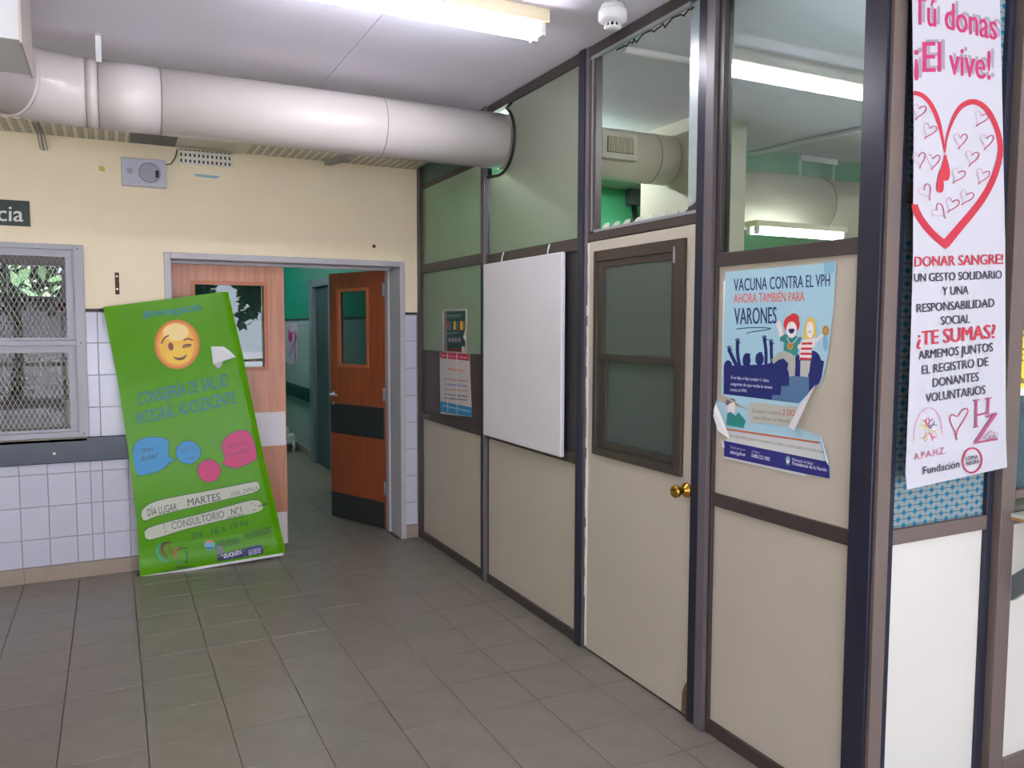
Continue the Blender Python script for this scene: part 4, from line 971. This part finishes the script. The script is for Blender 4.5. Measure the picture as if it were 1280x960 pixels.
Q.text('CONSULTORIO', (456,632), (770,560), 8.8, (90,100,100), 0, up).text('Nº1', (812,545), (873,528), 7.5, pen, .01, up).text('PEDIATRIA', (790,575), (885,548), 3.6, pen, 0, up)
Q.text('DE  16 a 19 hs', (582,692), (916,604), 7.6, (38,84,34), 0, up)
Q.stroke([(975,492),(1018,480)], 1.2, (20,20,20), 0).poly([(1010,470),(1026,478),(1014,490)], (20,20,20))
for a_, b_ in (((405,600),(412,612)),((400,625),(418,622)),((408,650),(425,640)),((935,470),(940,480)),((950,490),(960,485)),((940,520),(955,512))): Q.stroke([a_, b_], .7, pen, 0)
Q.ell((680,724), 31, 30, (96,176,200)).poly([(652,712),(665,695),(695,693),(708,708)], (214,120,70), 1).poly([(655,730),(680,742),(705,728),(695,748),(665,750)], (30,60,110), 1)
for k in range(3): Q.lines((724,712+k*13), (866,680+k*13), 1.3, (34,74,30), 20+k).lines((895,660+k*13), (1050,620+k*13), 1.3, (34,74,30), 30+k)
Q.stroke([(880,652),(884,708)], .6, (50,100,40), 0)
Q.poly([(722,782),(900,738),(965,721),(992,724),(1002,748),(1000,772),(870,795),(740,818)], (38,38,96)).text('NEUQUÉN', (752,804), (870,776), 5.2, (235,235,240), .04, up).stroke([(882,758),(890,790)], .5, (200,200,220), 0)
for k in range(3): Q.lines((912,758+k*11), (985,742+k*11), 1.2, (200,200,225), 40+k)
Q.stroke([(385,712),(362,750),(375,795),(425,822)], 2.6, (28,160,120)).stroke([(440,708),(405,715),(392,745),(405,780),(432,798)], 3.2, (110,44,24), wp=lambda t: .3+1.4*t*(1-t)*2.4).stroke([(390,725),(415,705),(452,712)], 1, (20,20,20))
Q.stroke([(425,720),(445,740),(440,765),(455,780),(470,745)], 1.3, (160,70,30)).stroke([(495,735),(470,775),(480,805)], 2.4, (176,90,40)).stroke([(485,752),(515,740),(550,742)], 1, (20,20,20)).stroke([(530,755),(548,780),(545,825),(528,828)], 1.2, (30,40,30)).stroke([(485,825),(505,830)], 1.4, (40,140,200))
Q.lines((480,858), (556,846), 1.2, (30,60,20), 50).lines((400,884), (590,852), 1.2, (30,60,20), 51)
Q.build('printed_picture', gb)
# torn patch of tape on the sheet
def flap(P, L, nm, parent, plane, M):
    vs = [plane(x, y, l) for (x, y), l in zip(P, L)]; n = len(P)
    MB().add(vs+[v+plane.n*.0008 for v in vs], [tuple(range(n))[::-1], tuple(range(n, 2*n))]+[(i, (i+1) % n, n+(i+1) % n, n+i) for i in range(n)]).build(nm, M, parent)
C3 = lambda x, y: (120+x/5.052, 350+y/5.052)
flap([C3(726,420), C3(805,420), C3(845,448), C3(880,486), C3(800,512), C3(738,530)], [.006,.006,.010,.022,.030,.014], 'peeling_flap', gb, pg, pw_)
flap([C3(738,528), C3(800,514), C3(790,545), C3(768,558)], [.006,.006,.012,.012], 'peeling_flap', gb, pg, mat('paper_grey', (190,192,196), .5))
# white hem along the bottom, stand rods and feet behind the sheet
def rod(a, b_, r, nm, M): MB().tube([a, b_], r, 10).build(nm, M, gb)
pf = Plane((0, 5.565, 0), (0, -1, .055)); P0, P1, P2, P3 = pf(176,719,-.008), pf(355,689,-.008), pf(131,387,-.014), pf(284,367,-.020)
mid = (P0+P1+P2+P3)/4
rodm = mat('rod_grey', (70,72,76), .35, .5)
P0.z = max(P0.z, .008)
rod(P0+Vector((0,.012,0)), P3+Vector((0,.004,0)), .004, 'stand_rod', rodm); rod(P1+Vector((0,.018,0)), P2+Vector((0,.016,0)), .004, 'stand_rod', rodm)
for p, d in ((P0, Vector((-.02, -.01, -.0))), (P1, Vector((.02, 0, .003))), (P2, Vector((-.03, 0, .0)))):
    MB().tube([p-d, p+d], .0065, 8).build('corner_tip', black, gb)
sheet(Plane(pg.p+pg.n*.018, pg.n), [(178,720),(354,691),(354.5,694),(179,723)], 'bottom_hem', white, gb, .002)
b = MB(); c0, c1, c2, c3 = pg(270,682,.003), pg(278,681,.003), pg(279,694,.003), pg(271,696,.003)
b.add([c0,c1,c2,c3]+[v+pg.n*.006 for v in (c0,c1,c2,c3)], [(0,1,2,3),(7,6,5,4),(0,4,5,1),(1,5,6,2),(2,6,7,3),(3,7,4,0)]); b.build('hem_clip', mat('clip_grey', (120,124,132), .4), gb)
c0, c1, c2, c3 = pg(271,696,.002), pg(279,694,.002), pg(279,698,.002), pg(271,700,.002)
b = MB(); b.add([c0,c1,c2,c3]+[v+pg.n*.010 for v in (c0,c1,c2,c3)], [(0,1,2,3),(7,6,5,4),(0,4,5,1),(1,5,6,2),(2,6,7,3),(3,7,4,0)]); b.build('clip_foot', black, gb)

# ================================================================ BEYOND THE WINDOW (office)
pi_ = Plane((0, 5.75, 0), (0,-1,0))
def inside_paper(P, label, rgb, nm='paper_sheet', cat='paper', lines=None):
    o = thing(nm, label, cat, (pi_(*P[0])[0], 5.75, 1.2))
    sheet(Plane((0, 5.755, 0), (0,-1,0)), P, 'sheet', mat('paper_%d_%d_%d' % rgb, rgb, .6), o)
    if lines:
        q = Print(Plane((0, 5.7535, 0), (0,-1,0)), lift=.0002)
        for k, l in enumerate(lines): q.lines((l[0], l[2]), (l[1], l[2]), l[3], (96,98,100), k)
        q.build('printed_text', o)
inside_paper([(4,443),(72,445),(72,480),(4,481)], 'white printed sheet taped inside the lower half of the barred window', (206,214,208), lines=[(12,62,449,3.4),(12,62,462,3.4),(16,50,474,2.4)])
inside_paper([(4,369),(74,371),(76,409),(4,409)], 'pale grey sheet taped inside the upper half of the barred window', (186,190,196), lines=[(12,60,375,1.6),(6,28,405,2.6)])
inside_paper([(69,377),(87,379),(87,416),(81,416),(81,389),(69,387)], 'red angle shaped paper inside the barred window at right', (206,96,92))
inside_paper([(80,500),(91,500),(91,531),(82,531)], 'bright white strip of paper low at right inside the barred window', (230,228,230))
inside_paper([(62,447),(85,446),(84,457),(63,459)], 'small blue paper inside the window just below the middle bar', (110,150,186))
dk_ = thing('office_desk', 'brown office counter seen dimly through the barred window mesh', 'desk', (-1.1, 6.7, 0))
MB().box(-2.4, -.0, 6.5, 7.1, 1.17, 1.21).build('desk_top', mat('desk_brown', (110,90,78), .5), dk_); MB().box(-2.35, -.05, 6.55, 7.05, 0, 1.17).build('desk_front', mat('desk_front', (96,80,72), .6), dk_)
luminaire(-1.6, -.4, 7.0, 7.12, 2.75, 'lit fluorescent light on the office ceiling behind barred window', mat('tube_office', (250,250,255), .5, emit=TUBE_OFF))  # unseen lamp added to light the office
# ================================================================ CORRIDOR
luminaire(.5, 1.7, 10.6, 10.72, 2.75, 'added unseen fluorescent light on the corridor ceiling further along', tube_corr)  # extra lamp, added to raise the corridor's brightness
luminaire(.5, 1.7, 8.2, 8.32, 2.75, 'added unseen fluorescent light on the corridor ceiling behind the double door', tube_corr)  # added lamp out of view, lights the corridor past the double door
pc = Plane((2.138, 0, 0), (-1,0,0))
fp = thing('pink_poster', 'narrow white poster with pink figures on the corridor wall', 'poster', (2.138, 10.8, 1.3))
sheet(pc, [(356,403),(371.5,404),(372,452),(364,456),(356,452)], 'sheet', mat('paper_lilac', (196,180,200), .6), fp)
Q = Print(pc, (340,360), 4.0, lift=.002); mgn = (196,30,130)
Q.ell((93,245), 11, 26, mgn).stroke([(82,210),(95,235),(118,215)], 1.4, mgn).stroke([(110,262),(95,330),(80,335)], 1.2, (140,60,110)).ell((118,250), 6, 22, (190,60,140)).stroke([(118,270),(112,300),(122,372)], 1.2, (196,60,150))
Q.build('printed_picture', fp)
ct = thing('trolley', 'pale medical trolley with a white wheel by the corridor wall', 'trolley', (1.95, 10.5, 0))
MB().box(1.55, 2.06, 10.3, 10.95, .10, .22).build('chassis', mat('trolley_white', (200,205,200), .4), ct, .02)
MB().box(1.6, 2.0, 10.35, 10.9, .22, .30).build('tray', MATS['trolley_white'], ct, .01)
for (xx, yy) in ((2.03,10.30),(1.6,10.30),(2.03,10.9),(1.6,10.9)):
    w_ = MB().lathe((xx-.015, yy, .065), (1,0,0), [(0,.045),(.004,.065),(.026,.065),(.03,.045)], 24).build('wheel', MATS['trolley_white'], ct)
    MB().lathe((xx-.018, yy, .065), (1,0,0), [(0,.02),(.036,.02)], 12).build('hub', bm_, w_)

# ================================================================ ROOM BEHIND THE PARTITION
pl_ = thing('trim_2', loc=(3.47, 4.25, 0), kind='structure')
MB().box(3.30, 3.64, 3.97, 4.63, 0, CZ).build('pillar', mat('pillar_beige', (206,198,178), .6), pl_)
di = thing('inner_air_duct', 'beige round duct with grille seen through the empty door transom', 'air duct', (2.7, DYC, DZC))
cyl(MB(), [(2.085, DYC, DZC), (3.27, DYC, DZC)]).build('duct_section', duct_in, di)
MB().lathe((3.12, DYC, DZC), (1,0,0), [(0,DR-.004),(0,DR+.002),(.006,DR+.002),(.006,DR-.004)], 48).build('seam_band', seam, di)
MB().box(2.653, 2.909, 4.12, 4.22, 2.612, 2.772).build('grille_box', duct_in, di, .003)
b = MB(); b.box(2.69, 2.883, 4.117, 4.121, 2.648, 2.742); b.build('grille_opening', mat('grille_dark', (60,60,62), .6), di)
for k in range(14): MB().box(2.695+k*.0135, 2.700+k*.0135, 4.108, 4.117, 2.650, 2.740).build('grille_fin', MATS['lamp_cream'], di)
d3_ = thing('rear_air_duct', 'larger beige round duct behind the pillar seen through clear glass', 'air duct', (5.5, 4.66, 2.55))
R2 = .22
MB().tube([(3.66, 4.66, 2.55), (4.98, 4.66, 2.55)], R2, 48).build('duct_section', duct_in, d3_); MB().tube([(4.99, 4.66, 2.55), (7.9, 4.66, 2.55)], R2, 48).build('duct_section', duct_in, d3_)
MB().lathe((4.98, 4.66, 2.55), (1,0,0), [(0,R2-.004),(0,R2+.003),(.01,R2+.003),(.01,R2-.004)], 48).build('seam_band', seam, d3_)
MB().box(4.77, 5.16, 4.60, 4.64, 2.875, CZ).box(4.78, 4.785, 4.61, 4.63, 2.74, 2.88).box(5.14, 5.145, 4.61, 4.63, 2.74, 2.88).build('hanger', white, d3_)
luminaire(3.98, 4.86, 4.22, 4.34, 2.335, 'lit fluorescent light hung under the rear duct behind clear glass', tube_room, endz=.04)
luminaire(2.25, 3.2, 4.95, 5.08, CZ, 'added ceiling light hidden behind the inner duct, brightens the green wall', tube_room)  # added where the duct hides it, to light the green wall
luminaire(2.5, 3.7, 1.96, 2.09, CZ, 'added unseen ceiling light right behind the patterned panes', tube_room)  # added fill lamp for the inner room, hidden by the film panes
luminaire(5.6, 6.8, 3.0, 3.13, CZ, 'added unseen ceiling light deep at the right of the inner room', tube_room)  # another added lamp outside the view, brightens the inner room
L_ = [o for o in bpy.data.objects if o.get('label','').startswith('lit fluorescent light hung')][0]
for xx in (4.1, 4.74): MB().box(xx, xx+.02, 4.30, 4.56, 2.330, 2.340).build('suspension_bracket', steel, L_)
tag(MB().tube([(4.32, 5.0, CZ-.02), (4.40, 4.2, CZ-.02), (4.55, 3.0, CZ-.02), (4.60, 1.8, CZ-.02)], .02, 12).build('conduit', pipe), 'grey conduit on the inner room ceiling above the rear duct', 'conduit')
tag(MB().tube([(2.12, 3.12, CZ-.06), (7.9, 3.12, CZ-.06)], .018, 12).build('conduit', pipe), 'conduit crossing the inner room ceiling behind the door transom', 'conduit')
it = thing('cable_tray', 'perforated cable tray on the green wall behind the door transom', 'cable tray', (3.2, 5.6, 2.70))
MB().box(2.30, 4.1, 5.40, BY-.004, 2.752, 2.755).box(2.30, 4.1, 5.40, 5.404, 2.755, 2.80).build('tray_section', perf, it)
hc = thing('hanging_cable_box', 'black cable bundle hanging from the tray on the green wall', 'cable', (3.98, 5.62, 2.2))
MB().box(3.90, 4.02, 5.62, 5.69, 2.62, 2.75).build('junction_box', mat('jbox', (70,80,78), .5), hc)
MB().tube([(3.96, 5.65, 2.62), (3.98, 5.64, 2.45), (3.97, 5.65, 2.25), (3.93, 5.66, 2.1)], .022, 8).build('cable', black, hc)
bpy.context.view_layer.update()
